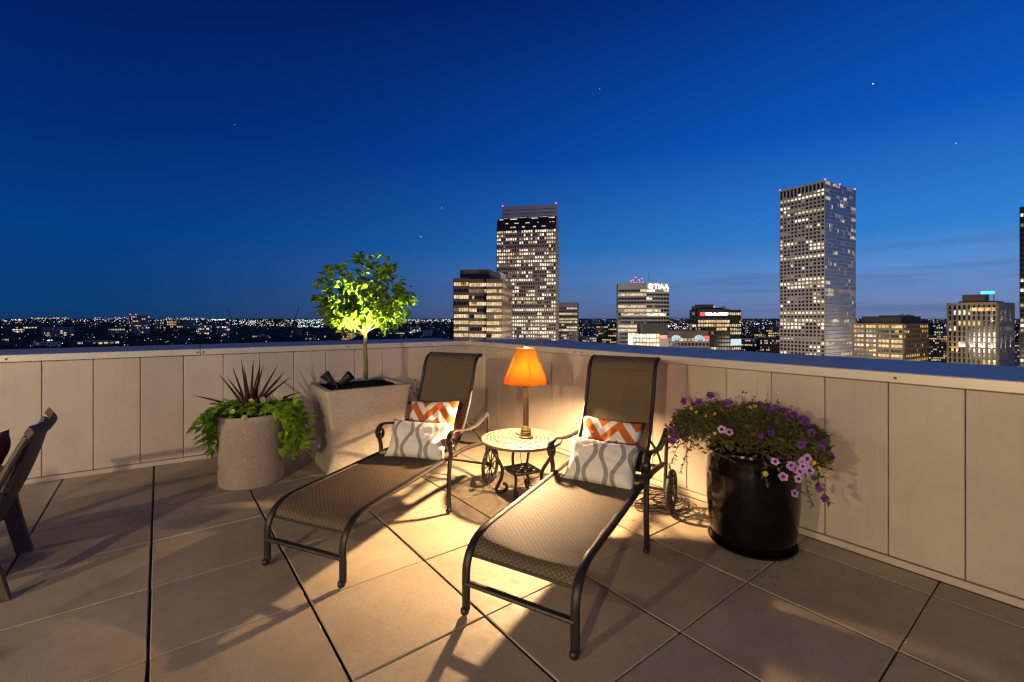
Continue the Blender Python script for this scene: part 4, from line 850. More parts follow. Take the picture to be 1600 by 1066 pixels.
PALE = [M['win_hi'], M['win_mid'], M['win_lo'], M['glass_dark'], M['glass_blue']]
def obox(b_, o, d, n, s0, s1, n0, n1, z0, z1, mi=0):
    P = lambda s, w, z: o + d * s + n * w + Vector((0, 0, z))
    b_.add([P(s0, n0, z0), P(s1, n0, z0), P(s1, n1, z0), P(s0, n1, z0), P(s0, n0, z1), P(s1, n0, z1), P(s1, n1, z1), P(s0, n1, z1)], [(3, 2, 1, 0), (4, 5, 6, 7), (0, 1, 5, 4), (1, 2, 6, 5), (2, 3, 7, 6), (3, 0, 4, 7)], mi)
def block(root, c, a, b, La, Lb, z0, z1, nf, na, nb, body, facade, lit=.5, pier=.35, span=.42, proud=.5, seed=0, mats=None, faces=(1, 1, 1, 1), top_blank=0, fa=None, bright=(.5, .3, .2), run=.65, pier_b=None, span_b=None, name='facade', allon=(), lit_b=None):
    """One upright block: dark core, proud piers and spandrels, window panes. c: nearest corner; a, b: the two seen sides."""
    rg = random.Random(seed); mats = mats or LIT; c = c - root.location; c.z = 0
    core = MB(); obox(core, c, a, b, .2, La - .2, .2, Lb - .2, z0, z1 - .4); core.build('core', body, root, 0)
    fl_ = (z1 - top_blank - z0) / nf
    F = [(c, a, -b, La, na, pier, span, 0), (c, b, -a, Lb, nb, pier_b or pier, span_b or span, 1), (c + b * Lb, a, b, La, na, pier, span, 2), (c + a * La, b, a, Lb, nb, pier_b or pier, span_b or span, 3)]
    fb = MB(); fb2 = MB(); wn = MB()
    for o, d, n, Ln, nc, pr, sp, idx in F:
        if not faces[idx]: continue
        tgt = fb2 if (fa is not None and idx in (1, 3)) else fb
        cw = Ln / nc
        if pr > 0:
            for i in range(nc + 1):
                w_ = cw * pr; s0 = max(0, i * cw - w_ / 2); s1 = min(Ln, i * cw + w_ / 2); obox(tgt, o, d, n, s0, s1, -.15, proud, z0, z1 - .05)
        if top_blank: obox(tgt, o, d, n, 0, Ln, -.15, proud - .06, z1 - top_blank, z1)
        for f_ in range(nf):
            if sp > 0: obox(tgt, o, d, n, 0, Ln, -.15, proud - .06 - .02 * idx, z0 + f_ * fl_, z0 + f_ * fl_ + fl_ * sp)
            lt = lit_b if (lit_b and idx in (1, 3)) else lit
            act = rg.choices((.03, .22, .55, .93), (max(.01, 1 - lt), 1 - lt * .5, lt, lt * .8))[0]
            if f_ in allon: act = 1.0
            st = rg.random() < act; lev = 0
            for i in range(nc):
                if rg.random() > run: st = rg.random() < act; lev = rg.choices((0, 1, 2), bright)[0]
                mi = lev if st else 3
                if mi == 3 and rg.random() < .04: mi = 2
                if mi == 3 and len(mats) > 4 and idx in (1, 3): mi = 4
                elif len(mats) > 4 and idx in (1, 3) and mi < 2: mi += 1
                s0, s1 = i * cw + cw * pr / 2 - .05, (i + 1) * cw - cw * pr / 2 + .05; za, zb = z0 + f_ * fl_ + fl_ * sp - .05, z0 + (f_ + 1) * fl_ + .02
                P = lambda s, z: o + d * s + n * .03 + Vector((0, 0, z))
                if mi < 2 and rg.random() < .4:
                    zm_ = lerp(za, zb, rg.uniform(.35, .8)); wn.add([P(s0, zm_), P(s1, zm_), P(s1, zb), P(s0, zb)], [(0, 1, 2, 3)], min(2, mi + 1)); wn.add([P(s0, za), P(s1, za), P(s1, zm_), P(s0, zm_)], [(0, 1, 2, 3)], mi)
                else: wn.add([P(s0, za), P(s1, za), P(s1, zb), P(s0, zb)], [(0, 1, 2, 3)], mi)
    if fb.v: fb.build(name, facade, root, 0)
    if fb2.v: fb2.build(name, fa, root, 0)
    wn.build('windows', mats, root, 0, kind='stuff')
def solid(root, name, mat, c, a, b, s0, s1, n0, n1, z0, z1):
    q = MB(); cc = c - root.location; cc.z = 0; obox(q, cc, a, b, s0, s1, n0, n1, z0, z1); return q.build(name, mat, root, 0)
def beacon(root, p, r_=1.0, mat='red_light', name='red_beacon'):
    q = MB(); q.octa(p - root.location, r_); return q.build(name, M[mat], root, 0)
def bthing(name, label, c, group=None, cat='building'): return thing(name, label, cat, (c.x, c.y, GZ), 0, group)
# -- tall pale tower on the right, two faces seen
A = cam2w(-.50, .866); B = cam2w(.85, .527); D0 = 450; c = at(1289, D0); zt = zpix(282, D0)
tw = bthing('office_tower', 'tall square tower with gridded pale left face and bluish mirror right face', c); tw.location.z = 0
block(tw, c, A, B, 44, 66, GZ, zt, 56, 12, 26, M['glass_dark'], M['stone_white'], .56, .36, .42, .55, 11, PALE, (1, 1, 1, 1), 0, M['mirror_band'], (.5, .3, .2), .62, .10, .14, lit_b=.14)
solid(tw, 'crown_band', M['glass_dark'], c, A, B, 1, 43, -.66, .3, zt - 8.0, zt - 1.6)
q = MB(); cc = c - tw.location
for i in range(13): obox(q, cc, A, -B, i * 44 / 12 - .65 if i else 0, min(44, i * 44 / 12 + .65), -.1, 1.3, zt - 8.2, zt - .2)
obox(q, cc, A, -B, 0, 44, -.1, 1.25, zt - 1.5, zt + .3); q.build('crown_piers', M['stone_white'], tw, 0)
solid(tw, 'roof', M['roof_grey'], c, A, B, .5, 43.5, .5, 65.5, zt - .5, zt + .1)
for p in (c + Vector((0, 0, zt + .8)), c + A * 44 + Vector((0, 0, zt + .8)), c + B * 31 + Vector((0, 0, zt + .8)), c + B * 65 + Vector((0, 0, zt + .8))): beacon(tw, p + Vector((0, 0, .2)), .85)
# -- tower with the curved top
A = cam2w(-.977, .213); B = cam2w(.213, .977); D0 = 530; c = at(868.5, D0); zc = zpix(358, D0); zm = zpix(338, D0 + 9); zt = zpix(318.5, D0 + 9)
cr_ = bthing('curved_top_tower', 'tall rose granite tower with glass roll top and two red roof lights', c); cr_.location.z = 0
block(cr_, c, A, B, 71, 30, GZ, zc, 41, 26, 10, M['glass_dark'], M['stone_pink'], 1.15, .36, .42, .5, 23, None, bright=(.6, .25, .15), run=.4)
lc = c - cr_.location; lc.z = 0; q = MB(); prev = None; steps = 10
gl = MB(); dp = 9.0
for i in range(steps + 1):
    th = math.pi / 2 * i / steps; cur = (dp * (1 - math.cos(th)), zc + (zm - zc) * math.sin(th))
    if prev:
        P = lambda s, q_: lc + A * s + B * q_[0] + Vector((0, 0, q_[1]))
        gl.add([P(0, prev), P(71, prev), P(71, cur), P(0, cur)], [(0, 1, 2, 3)], 0)
        if i in (2, 4, 7, 9):
            rg = random.Random(i); s_ = 2.0
            while s_ < 68:
                w_ = rg.uniform(1, 6) if i in (2, 4) else rg.uniform(4, 12)
                if rg.random() < (.45 if i in (2, 4, 7) else .92):
                    k0, k1 = .25, .75; pa = (lerp(prev[0], cur[0], k0) - .3, lerp(prev[1], cur[1], k0) + .2); pb = (lerp(prev[0], cur[0], k1) - .3, lerp(prev[1], cur[1], k1) + .2)
                    gl.add([P(s_, pa), P(min(70, s_ + w_), pa), P(min(70, s_ + w_), pb), P(s_, pb)], [(0, 1, 2, 3)], 1 if i >= 7 else 2)
                s_ += w_ + rg.uniform(.5, 3)
    prev = cur
side = [(dp * (1 - math.cos(math.pi / 2 * i / steps)), zc + (zm - zc) * math.sin(math.pi / 2 * i / steps)) for i in range(steps + 1)] + [(30, zm), (30, zc)]
for s_ in (0, 71): gl.add([lc + A * s_ + B * q_[0] + Vector((0, 0, q_[1])) for q_ in side], [tuple(range(len(side)))], 3)
gl.build('glass_roll_top', [M['glass_dark'], M['win_hi'], M['win_mid'], M['stone_pink']], cr_, 0)
solid(cr_, 'crown_wall', M['crown_metal'], c, A, B, .4, 67, dp + .2, 29.6, zm - .5, zt)
for k in range(1, 3): solid(cr_, 'crown_groove', M['dark_clad'], c, A, B, .3, 67.1, dp + .05, dp + .3, lerp(zm, zt, k / 3.2), lerp(zm, zt, k / 3.2) + .5)
for p in (c + A * 66 + B * (dp + 1), c + A * 1 + B * (dp + 1)): beacon(cr_, p + Vector((0, 0, zt + 1)), .95)
# -- brown stepped block left of it
A = cam2w(-.995, .10); B = cam2w(.155, .988); D0 = 380; c = at(784, D0)
bb = bthing('stepped_office_block', 'brown office block with three bays of bright strip windows beside curved tower', c); bb.location.z = 0
z1 = zpix(436, D0)
for k, (s0, w_, dep, zz) in enumerate(((0, 12.8, 0, z1), (13.0, 15.0, 2.4, z1 + .3), (28.2, 12.6, .2, z1 + .8))):
    block(bb, c + A * s0 + B * dep, A, B, w_, 50 - dep if k == 0 else 34, GZ, zz, 20, 6 if k != 1 else 7, 12, M['glass_dark'], M['stone_brown'], 1.2, .07, .45, .5, 40 + k, [M['win_mid'], M['win_warm'], M['win_lo'], M['glass_dark']], (1, 1, 1, 1), 3.4, bright=(.66, .2, .14), run=.72, allon=tuple(range(k, 20, 3)))
zt = zpix(421, D0 + 8); solid(bb, 'mechanical_penthouse', M['stone_brown'], c, A, B, 12, 37, 6, 40, z1 - .5, zt); solid(bb, 'penthouse_band', M['dark_clad'], c, A, B, 11.8, 37.2, 5.8, 40.2, zt - 5.5, zt - 4.2)
solid(bb, 'penthouse_wing', M['stone_grey'], c, A, B, 3, 12, 10, 40, z1 - .5, zt - 2)
# -- small office between the towers
A = cam2w(-.98, .2); B = cam2w(.2, .98); D0 = 640; c = at(902, D0); sb = bthing('olive_office', 'squat olive office block just right of the curved top tower', c); sb.location.z = 0
block(sb, c, A, B, 30, 28, GZ, zpix(473, D0), 24, 8, 8, M['glass_dark'], M['stone_grey'], .62, .14, .45, .4, 51, [M['win_mid'], M['win_warm'], M['win_lo'], M['glass_dark']], top_blank=7)
# -- banded block with the roof sign
A = cam2w(-.93, .36); B = cam2w(.93, .36).normalized(); D0 = 560; c = at(1010, D0); B = cam2w(.36, .93); zt = zpix(441.5, D0)
A = cam2w(-.985, .17); Bq = cam2w(.985, .17)
tb_ = bthing('banded_office_block', 'pale banded office block with a glowing white roof sign', c); tb_.location.z = 0
def wedge(root, c, a, L_, dep, nrm, z0, z1, nf, nc, seed, facade, mats, lit, blank):
    b2 = -nrm; block(root, c, a, b2, L_, dep, z0, z1, nf, nc, 6, M['glass_dark'], facade, lit, .05, .42, .45, seed, mats, (1, 0, 0, 1) , blank, bright=(.5, .32, .18), run=.8)
nA = cam2w(-.17, -.985); nB = cam2w(.17, -.985)
wedge(tb_, c, A, 34, 26, nA, GZ, zt - 1.0, 23, 9, 61, M['stone_grey'], [M['win_mid'], M['win_mid'], M['win_lo'], M['glass_dark']], .66, 7.5)
wedge(tb_, c, Bq, 30, 26, nB, GZ, zt, 23, 8, 62, M['stone_white'], [M['win_hi'], M['win_mid'], M['win_lo'], M['glass_dark']], .66, 8.5)  # paler cladding and brighter panes put the sign's light into this face
def text(body, size, origin, d, mat, parent, name='sign_letters'):
    cu = bpy.data.curves.new(name, 'FONT'); cu.body = body; cu.size = size; cu.extrude = .25; cu.offset = size * .012; cu.materials.append(M[mat]); tmp = bpy.data.objects.new(name, cu); me_ = bpy.data.meshes.new_from_object(tmp); bpy.data.objects.remove(tmp); me_.name = name; o = bpy.data.objects.new(name, me_); col.objects.link(o); o.parent = parent
    up = Vector((0, 0, 1)); d = d.normalized(); n = d.cross(up); p = origin - parent.location
    o.matrix_local = Matrix(((d.x, up.x, n.x, p.x), (d.y, up.y, n.y, p.y), (d.z, up.z, n.z, p.z), (0, 0, 0, 1))); return o
text('TIAA', 9.0, c + Bq * 9.5 + nB * .9 + Vector((0, 0, zt - 8.0)), Bq, 'sign_white', tb_)
q = MB(); lo2 = c - tb_.location
for i in range(20):
    th0, th1 = 2 * math.pi * i / 20, 2 * math.pi * (i + 1) / 20
    P = lambda th, rr, w: lo2 + Bq * (5.2 + rr * math.cos(th)) + nB * w + Vector((0, 0, zt - 4.6 + rr * math.sin(th)))
    q.add([P(th0, 3.3, 1.1), P(th1, 3.3, 1.1), P(th1, 0, 1.2), P(th0, 3.3, .6), P(th1, 3.3, .6)], [(0, 1, 2), (3, 4, 1, 0)])
q.build('sign_logo', M['sign_white'], tb_, 0)
for k, (s_, h_) in enumerate(((4, 7), (8, 5), (12, 9), (15, 5), (-4, 12), (-8, 4), (18, 4))):
    q = MB(); p = c + A * s_ - nA * 9 - tb_.location; q.tube([p + Vector((0, 0, zt - 1)), p + Vector((0, 0, zt + h_))], .25, 5); an = q.build('antenna', M['dark_clad'], tb_, 0)
    if 0 < s_ < 20:
        q = MB(); q.octa(p + Vector((0, 0, zt + h_ * .8)), .9, 0); q.octa(p + Vector((1.5, 0, zt + 1.2)), .7, 0); q.build('red_beacon', M['red_light'], an, 0)
# -- dark cube and lit low block in front of it
D0 = 430; c = at(1044, D0); A = cam2w(-1, .05); B = cam2w(.05, 1)
dk = bthing('dark_roof_block', 'low block with bright storefront windows under a black cubic plant room', c); dk.location.z = 0
block(dk, c + A * 8, A, B, 25, 20, GZ, zpix(522, D0), 14, 8, 4, M['glass_dark'], M['stone_olive'], .6, .12, .25, .4, 71, [M['win_hi'], M['win_warm'], M['win_cool'], M['glass_dark']], bright=(.4, .35, .25))
solid(dk, 'plant_room', M['soot'], c, A, B, 0, 24, .5, 22, zpix(524, D0), zpix(506.5, D0)); solid(dk, 'red_lit_bay', M['sign_red'], c, A, B, .5, 8.8, 1.2, 10, zpix(548, D0), zpix(521, D0)).data
solid(dk, 'bay_wall', M['stone_grey'], c, A, B, .3, 8.6, .2, 1.0, GZ, zpix(529, D0))
# -- low hall with two glowing barrel roofs
D0 = 470; c = at(1108, D0); hl_ = bthing('glass_roof_hall', 'low hall with two glowing barrel roofs between the banded and black blocks', c); hl_.location.z = 0
block(hl_, c, A, B, 44, 30, GZ, zpix(529, D0), 12, 12, 6, M['glass_dark'], M['stone_pink'], .6, .3, .4, .4, 81, [M['win_mid'], M['win_cool'], M['win_lo'], M['glass_dark']])
for s_ in (9.5, 33):
    q = MB(); p = c + A * s_ - hl_.location; pts = []
    for w_ in (-1.2, 14):
        for i in range(9): th = math.pi * i / 8; pts.append(p + A * (5.2 * math.cos(th)) + B * w_ + Vector((0, 0, zpix(533, D0) + 6.0 * math.sin(th))))
    q.add(pts, [tuple(range(9))] + [(i, i + 1, i + 10, i + 9) for i in range(8)], 0); vlt = q.build('barrel_roof', M['win_cool'], hl_, 0)
    rb_ = MB()
    for i in range(1, 8): th = math.pi * i / 8; rb_.tube([p + A * (5.3 * math.cos(th)) + B * -1.5 + Vector((0, 0, zpix(533, D0) + 6.1 * math.sin(th))), p + A * (1.5 * math.cos(th)) + B * -1.5 + Vector((0, 0, zpix(533, D0)))], .22, 4)
    rb_.build('glazing_bars', M['dark_clad'], vlt, 0)
solid(hl_, 'red_band', M['sign_red'], c, A, B, 0, 5, -.6, .2, zpix(531, D0), zpix(525, D0)); solid(hl_, 'brown_roof', M['stone_brown'], c, A, B, 0, 44, 3, 30, zpix(529, D0), zpix(517, D0))
# -- black glass block with a sign across its top
D0 = 490; A = cam2w(-.94, .34); B = cam2w(.34, .94); c = at(1140, D0)
bk = bthing('black_glass_block', 'black glass office block with a red and white roof sign', c); bk.location.z = 0; zt = zpix(483, D0)
block(bk, c, cam2w(-.995, .1), cam2w(.1, .995), 33, 30, GZ, zt, 20, 12, 8, M['glass_dark'], M['dark_clad'], .55, .16, .36, .35, 91, [M['win_mid'], M['win_warm'], M['win_lo'], M['glass_dark']], top_blank=3.6, run=.5)
block(bk, c + cam2w(.95, .3) * .3, cam2w(.95, .3), cam2w(-.3, .95), 15, 28, GZ, zt - .8, 20, 6, 8, M['glass_dark'], M['dark_clad'], .40, .16, .36, .35, 92, [M['win_mid'], M['win_mid'], M['win_lo'], M['glass_dark']], top_blank=3.0, run=.5)
block(bk, at(1095, D0 + 8), cam2w(-.9, .43), cam2w(.43, .9), 9, 24, GZ, zt + 3.2, 20, 3, 6, M['glass_dark'], M['dark_clad'], .18, .16, .4, .3, 93, None, top_blank=2.5)
k_ = cam2w(-.995, .1); n2 = cam2w(.1, .995)
solid(bk, 'plant_room', M['dark_clad'], c, k_, n2, 14, 30, 8, 22, zt - .4, zpix(475.5, D0)); solid(bk, 'roof_box', M['dark_clad'], c, k_, n2, 2, 14, 9, 20, zt - .4, zpix(480.5, D0))
solid(bk, 'sign_emblem', M['sign_red'], c, k_, n2, 26, 31, -1.1, -.7, zt - 7.4, zt - 3.4)
q = MB(); rg = random.Random(4); s_ = 25.0
while s_ > 4.5:
    w_ = rg.uniform(1.2, 2.4); obox(q, c - bk.location, k_, n2, s_ - w_, s_, -1.1, -.7, zt - 6.9, zt - 3.7 - rg.choice((0, 0, .8))); s_ -= w_ + .55
q.build('sign_strip', M['sign_white'], bk, 0); q = MB(); p = c + k_ * 3 + n2 * 9 - bk.location; q.ball(p + Vector((0, 0, zt + .8)), 2.6, 10, 6); q.build('radome', M['stone_white'], bk); beacon(bk, c + k_ * 13 + n2 * 9 + Vector((0, 0, zpix(479, D0))), .9)
solid(bk, 'lit_podium', M['win_cool'], c + cam2w(.95, .3) * .3, cam2w(.95, .3), cam2w(-.3, .95), 1, 14.5, -.9, .2, zpix(540, D0), zpix(530, D0))
# -- brown low office right, deco tower, edge tower
D0 = 365; A = cam2w(-.985, .172); B = cam2w(.60, .80); A = cam2w(-.80, .60)
A = cam2w(-.53, .85); B = cam2w(.85, .53); c = at(1412, D0); bo = bthing('bronze_office_block', 'wide low bronze office block with warm windows and black flat plant room', c); bo.location.z = 0; zt = zpix(506, D0)
block(bo, c, A, B, 35, 53, GZ, zt, 18, 12, 14, M['glass_dark'], M['stone_olive'], .72, .06, .46, .5, 101, [M['win_warm'], M['win_warm'], M['win_lo'], M['glass_dark']], (1, 1, 1, 1), 1.4, bright=(.55, .3, .15), run=.72, pier_b=.2, allon=(10,))
q = MB(); lo4 = c - bo.location; lo4.z = 0
for k in range(5): obox(q, lo4, A, -B, max(0, 8.75 * k - .8), min(35, 8.75 * k + .8), -.1, .62, GZ, zt - .1)
q.build('broad_pier', M['stone_olive'], bo, 0)
solid(bo, 'plant_room', M['soot'], c, A, B, 3, 30, 4, 47, zt - .6, zpix(494.5, D0 + 10)); solid(bo, 'plant_room_wing', M['soot'], c, A, B, 5, 20, 10, 40, zt - .6, zpix(493, D0 + 10))
q = MB()
for k in range(7): p = c + A * 6 + B * (8 + 5 * k) - bo.location; q.tube([p + Vector((0, 0, zpix(495, D0))), p + Vector((0, 0, zpix(492 - (k % 3), D0)))], .35, 5)
q.build('roof_vent', M['dark_clad'], bo, 0)
D0 = 380; A = cam2w(-.53, .85); c = at(1558, D0); B = cam2w(.85, .53); zt = zpix(472, D0)
dc = bthing('beige_deco_tower', 'beige tower with vertical piers washed by floodlights and a teal roof sign', c); dc.location.z = 0
block(dc, c, A, B, 30.5, 51, GZ, zt, 19, 10, 14, M['glass_dark'], M['stone_beige'], .30, .52, .24, .9, 111, [M['win_warm'], M['win_hi'], M['win_lo'], M['glass_dark']], top_blank=2.2, bright=(.4, .35, .25), run=.4)
solid(dc, 'lit_loggia', M['win_warm'], c, A, B, .8, 16, -1.35, -1.0, zpix(486, D0), zpix(480.5, D0))
q = MB(); lo3 = c - dc.location
for k in range(4): obox(q, lo3, A, -B, 3.0 + 4 * k, 3.5 + 4 * k, .9, 1.6, zpix(487, D0), zpix(479.5, D0))
q.build('loggia_post', M['stone_beige'], dc, 0)
solid(dc, 'plant_room', M['stone_brown'], c, A, B, 8, 22, 3, 16, zt - .5, zpix(459.5, D0 + 5)); solid(dc, 'plant_room_base', M['dark_clad'], c, A, B, 2, 24, 2, 30, zt - .5, zt + 1.2)
q = MB(); p = at(1553, D0 + 6) - dc.location; p.z = 0; q.tube([p + Vector((0, 0, zt - 1)), p + Vector((0, 0, zpix(452, D0)))], .3, 6); q.build('sign_mast', M['dark_clad'], dc); q = MB(); obox(q, at(1553, D0 + 4) - dc.location + Vector((0, 0, -dc.location.z * 0)), A, B, -.3, 8, 0, 1.2, zpix(459, D0), zpix(454, D0)); q.build('sign_box', M['sign_teal'], dc, 0)
nrmA = -B; nrmB = -A
for (base_c, d, n, ss, zz, en, cl) in ((c, A, nrmA, (3.05, 9.15, 15.2, 21.3), -26, 900, (.95, 1, .80)), (c, A, nrmA, (24.4, 27.5), -30, 700, (1, .72, .3)), (c, B, nrmB, (7, 21, 36), -26, 700, (.85, .92, 1)), (c, B, nrmB, (7, 21, 36), -3.5, 260, (.85, .92, 1)), (c, A, nrmA, (3.0,), -3.5, 420, (.85, 1, .95))):
    for s_ in ss:
        sl_ = bpy.data.lights.new('facade_uplight', 'SPOT'); sl_.energy = en * 7; sl_.color = cl; sl_.spot_size = R(50); sl_.spot_blend = .6; sl_.shadow_soft_size = .3
        lo = bpy.data.objects.new('facade_uplight', sl_); col.objects.link(lo); lo.parent = dc; lo.location = base_c + d * s_ + n * 2.2 + Vector((0, 0, zz)) - dc.location; lo.rotation_euler = (Vector((0, 0, 1)) - n * .14).to_track_quat('-Z', 'Y').to_euler()
D0 = 330; A = cam2w(-.55, .83); B = cam2w(.83, .55); c = at(1606, D0); et = bthing('dark_glass_tower', 'black glass tower cut off by the right edge of the view', c); et.location.z = 0
block(et, c, B, A, 40, 3.7, GZ, zpix(322, D0), 42, 12, 2, M['glass_dark'], M['dark_clad'], .4, .2, .4, .4, 121, [M['win_hi'], M['win_mid'], M['win_lo'], M['glass_dark']], top_blank=5, run=.4); beacon(et, c + Vector((0, 0, zpix(321, D0))), .6)

# -- added point lights without fixtures, brightening the tower facades
for k, (px, D_, z_, en, cl) in enumerate(((1180, 300, -30, 9e5, (1, .84, .66)), (860, 330, -30, 9e5, (1, .80, .64)), (985, 440, -22, 7e5, (1, .88, .70)), (1420, 240, -40, 3.5e5, (1, .78, .45)), (700, 270, -40, 3e5, (1, .80, .6)), (1560, 270, -40, 2.5e5, (1, .82, .58)), (1380, 420, -50, 3e5, (1, .75, .48)))):
    gl_ = bpy.data.lights.new('facade_fill', 'POINT'); gl_.energy = en; gl_.color = cl; gl_.shadow_soft_size = 12
    go_ = bpy.data.objects.new('facade_fill', gl_); col.objects.link(go_); go_.location = at(px, D_, z_); gl_.energy *= (.48, .34, .50, .34, .05, .36, .3)[k]
# -- mid-rise blocks out in the suburbs
rg = random.Random(77)
def midrise(name, label, x0, x1, ytop, ybot, body, lit, mats, nf=None, seed=0, group=None, cat='building', asp=.18):
    D = min(5200, SX * (EYE - GZ - 6) / max(6, (ybot - HY))); w_ = (x1 - x0) / SX * D; a = cam2w(-math.cos(asp), math.sin(asp)); b = cam2w(math.sin(asp), math.cos(asp))
    c = at(x1, D); r_ = bthing(name, label, c, group, cat); r_.location.z = 0; zt = zpix(ytop, D); nf = nf or max(2, int((zt - GZ) / (SX and D * 3.4 / SX)))
    block(r_, c, a, b, w_, w_ * .6, GZ, zt, nf, max(3, int(w_ / (D * 2.6 / SX))), 4, M['glass_dark'], body, lit, .3, .4, D * .0006, seed, mats, (1, 1, 0, 0), D * 1.2 / SX, run=.35)
    return r_, D
WM = [M['win_mid'], M['win_warm'], M['win_lo'], M['glass_dark']]; WC = [M['win_hi'], M['win_mid'], M['win_lo'], M['glass_dark']]
LDS = ['small dim block at the extreme left, half out of view', 'dim low block left of the grey residential tower', 'dim block directly against the left side of the grey residential tower', 'dim narrow tower right of the grey residential tower', 'flat dim block right of the first crane, low above the coping', 'dim block below the tilted crane jib', 'low dim block left of the small tree crown', 'dim block left of the amber lit church front', 'flat dim block right of the tree trunk', 'flat dim block left of the floodlit white block', 'dim block just right of the tree trunk, by the amber front', 'lower of two dim narrow blocks right of the residential tower']
GD = 'unremarkable blocks scattered in the dark suburb'; LD = 'small dim block among dark trees and street lights beyond the left parapet'
r_, D = midrise('apartment_tower', 'grey residential tower with red roof lights rising over the left suburb', 199, 221, 493, 523, M['stone_grey'], .06, WM, seed=1); 
for k in (2, 6): beacon(r_, at(199 + k * 2.2, D, zpix(491.5, D)), D * .0011)
midrise('apartment_block', 'squat block with a brightly lit front at the far left', 13, 39, 510, 519, M['stone_brown'], .6, WC, 3, 2)
midrise('apartment_block', 'lilac grey block with few lit windows left of the suburb tower', 60, 93, 512, 527, M['stone_grey'], .05, WM, seed=3)
midrise('long_low_building', 'long low building with warm lit arcade just above the left coping', 95, 152, 534, 541, M['stone_brown'], .95, WM, 2, 4)
midrise('flat_roofed_hall', 'pale bluish flat hall just above the coping at left', 44, 74, 535, 542, M['stone_white'], .12, WC, 2, 5)
midrise('apartment_block', 'bright white lit block under the pale floodlights left of the tree', 304, 322, 508, 522, M['stone_white'], .5, WC, seed=6)
midrise('apartment_block', 'tall block with many lit windows at the foot of the first crane', 335, 354, 509, 523, M['stone_grey'], .45, WC, seed=7)
midrise('apartment_block', 'pale violet block high on the skyline left of the floodlit field', 284, 300, 500, 512, M['stone_grey'], .15, WC, seed=8)
midrise('apartment_block', 'warm lit block on the skyline left of the violet block', 258, 276, 501, 512, M['stone_brown'], .5, WM, seed=9)
midrise('apartment_block', 'orange lit block on the far skyline right of the first crane', 425, 439, 499, 508, M['stone_brown'], .7, WM, 4, 10)
midrise('church_front', 'small building with an amber lit front behind the tree trunk', 523, 541, 516, 530, M['stone_brown'], .8, [M['win_warm']] * 3 + [M['glass_dark']], 4, 11)
midrise('domed_block', 'floodlit white block just left of the twin church spires', 640, 654, 511, 520, M['stone_white'], .6, WC, 3, 12)
for k, (x0, x1, yt, yb) in enumerate(((0, 14, 525, 534), (166, 184, 513, 522), (184, 196, 516, 523), (240, 250, 503, 516), (392, 412, 524, 528), (452, 466, 516, 526), (476, 490, 523, 530), (505, 522, 520, 530), (590, 606, 518, 522), (608, 632, 519, 523), (545, 556, 520, 528), (246, 254, 510, 520))):
    midrise('apartment_block', LDS[k], x0, x1, yt, yb, random.Random(k).choice([M['stone_grey'], M['stone_brown'], M['stone_pink']]), .28, WM, None, 130 + k, GD)
LRS = ['long low grey block just right of the squat olive office', 'narrow brown block left of the banded block with the roof sign', 'dim brown block touching the left side of the banded sign block', 'low rosy block just right of the black glass block', 'low olive block at the left foot of the tall pale tower', 'dim brown block behind the rosy one, left of the tall pale tower', 'low olive block between the bronze office and the deco tower', 'small grey block far behind the gap left of the deco tower', 'small white block between the deco tower and the right edge', 'grey block in the red lit gap between banded and black blocks', 'far grey block hugging the left side of the tall pale tower']
GR_ = 'unremarkable blocks in the lit valley between the towers'; LR = 'small low block among street lights between the downtown towers'
for k, (x0, x1, yt, yb, mt) in enumerate(((905, 932, 527, 545, 'stone_grey'), (932, 950, 509, 540, 'stone_brown'), (950, 966, 506, 540, 'stone_brown'), (1160, 1188, 530, 545, 'stone_pink'), (1190, 1218, 527, 552, 'stone_olive'), (1180, 1200, 515, 530, 'stone_brown'), (1452, 1480, 524, 560, 'stone_olive'), (1462, 1480, 510, 530, 'stone_grey'), (1583, 1593, 535, 570, 'stone_white'), (1052, 1082, 515, 540, 'stone_grey'), (1200, 1219, 507, 525, 'stone_grey'))):
    midrise('low_city_block', LRS[k], x0, x1, yt, yb, M[mt], .42, WM, None, 160 + k, GR_)
# -- cranes and spires
for (px, py0, tipx, tipy, lab) in ((361, 515, 354, 481, 'thin construction crane standing among lit blocks on the left skyline'), (459, 503, 467, 480, 'tilted crane jib on the skyline left of the tree')):
    D = 1700 if px < 400 else 3000; b0 = at(px, D, GZ); t1 = at(px, D, zpix(py0 - 20 if px < 400 else py0, D)); t2 = at(tipx, D, zpix(tipy, D)); r_ = thing('construction_crane', lab, 'crane', (b0.x, b0.y, 0))
    q = MB(); q.tube([b0 - r_.location, t1 - r_.location], D * .0007, 4); q.build('mast', M['dark_clad'], r_, 0); q = MB(); q.tube([t1 - r_.location, t2 - r_.location], D * .0007, 4); q.build('jib', M['dark_clad'], r_, 0)
chu = at(667, 1900); ch_ = thing('twin_spire_church', 'pale church with two slender floodlit spires left of the brown block', 'church', (chu.x, chu.y, 0))
solid(ch_, 'nave', M['stone_grey'], chu, RIGHT, FWD, -14, 14, 1, 60, GZ, GZ + 26)
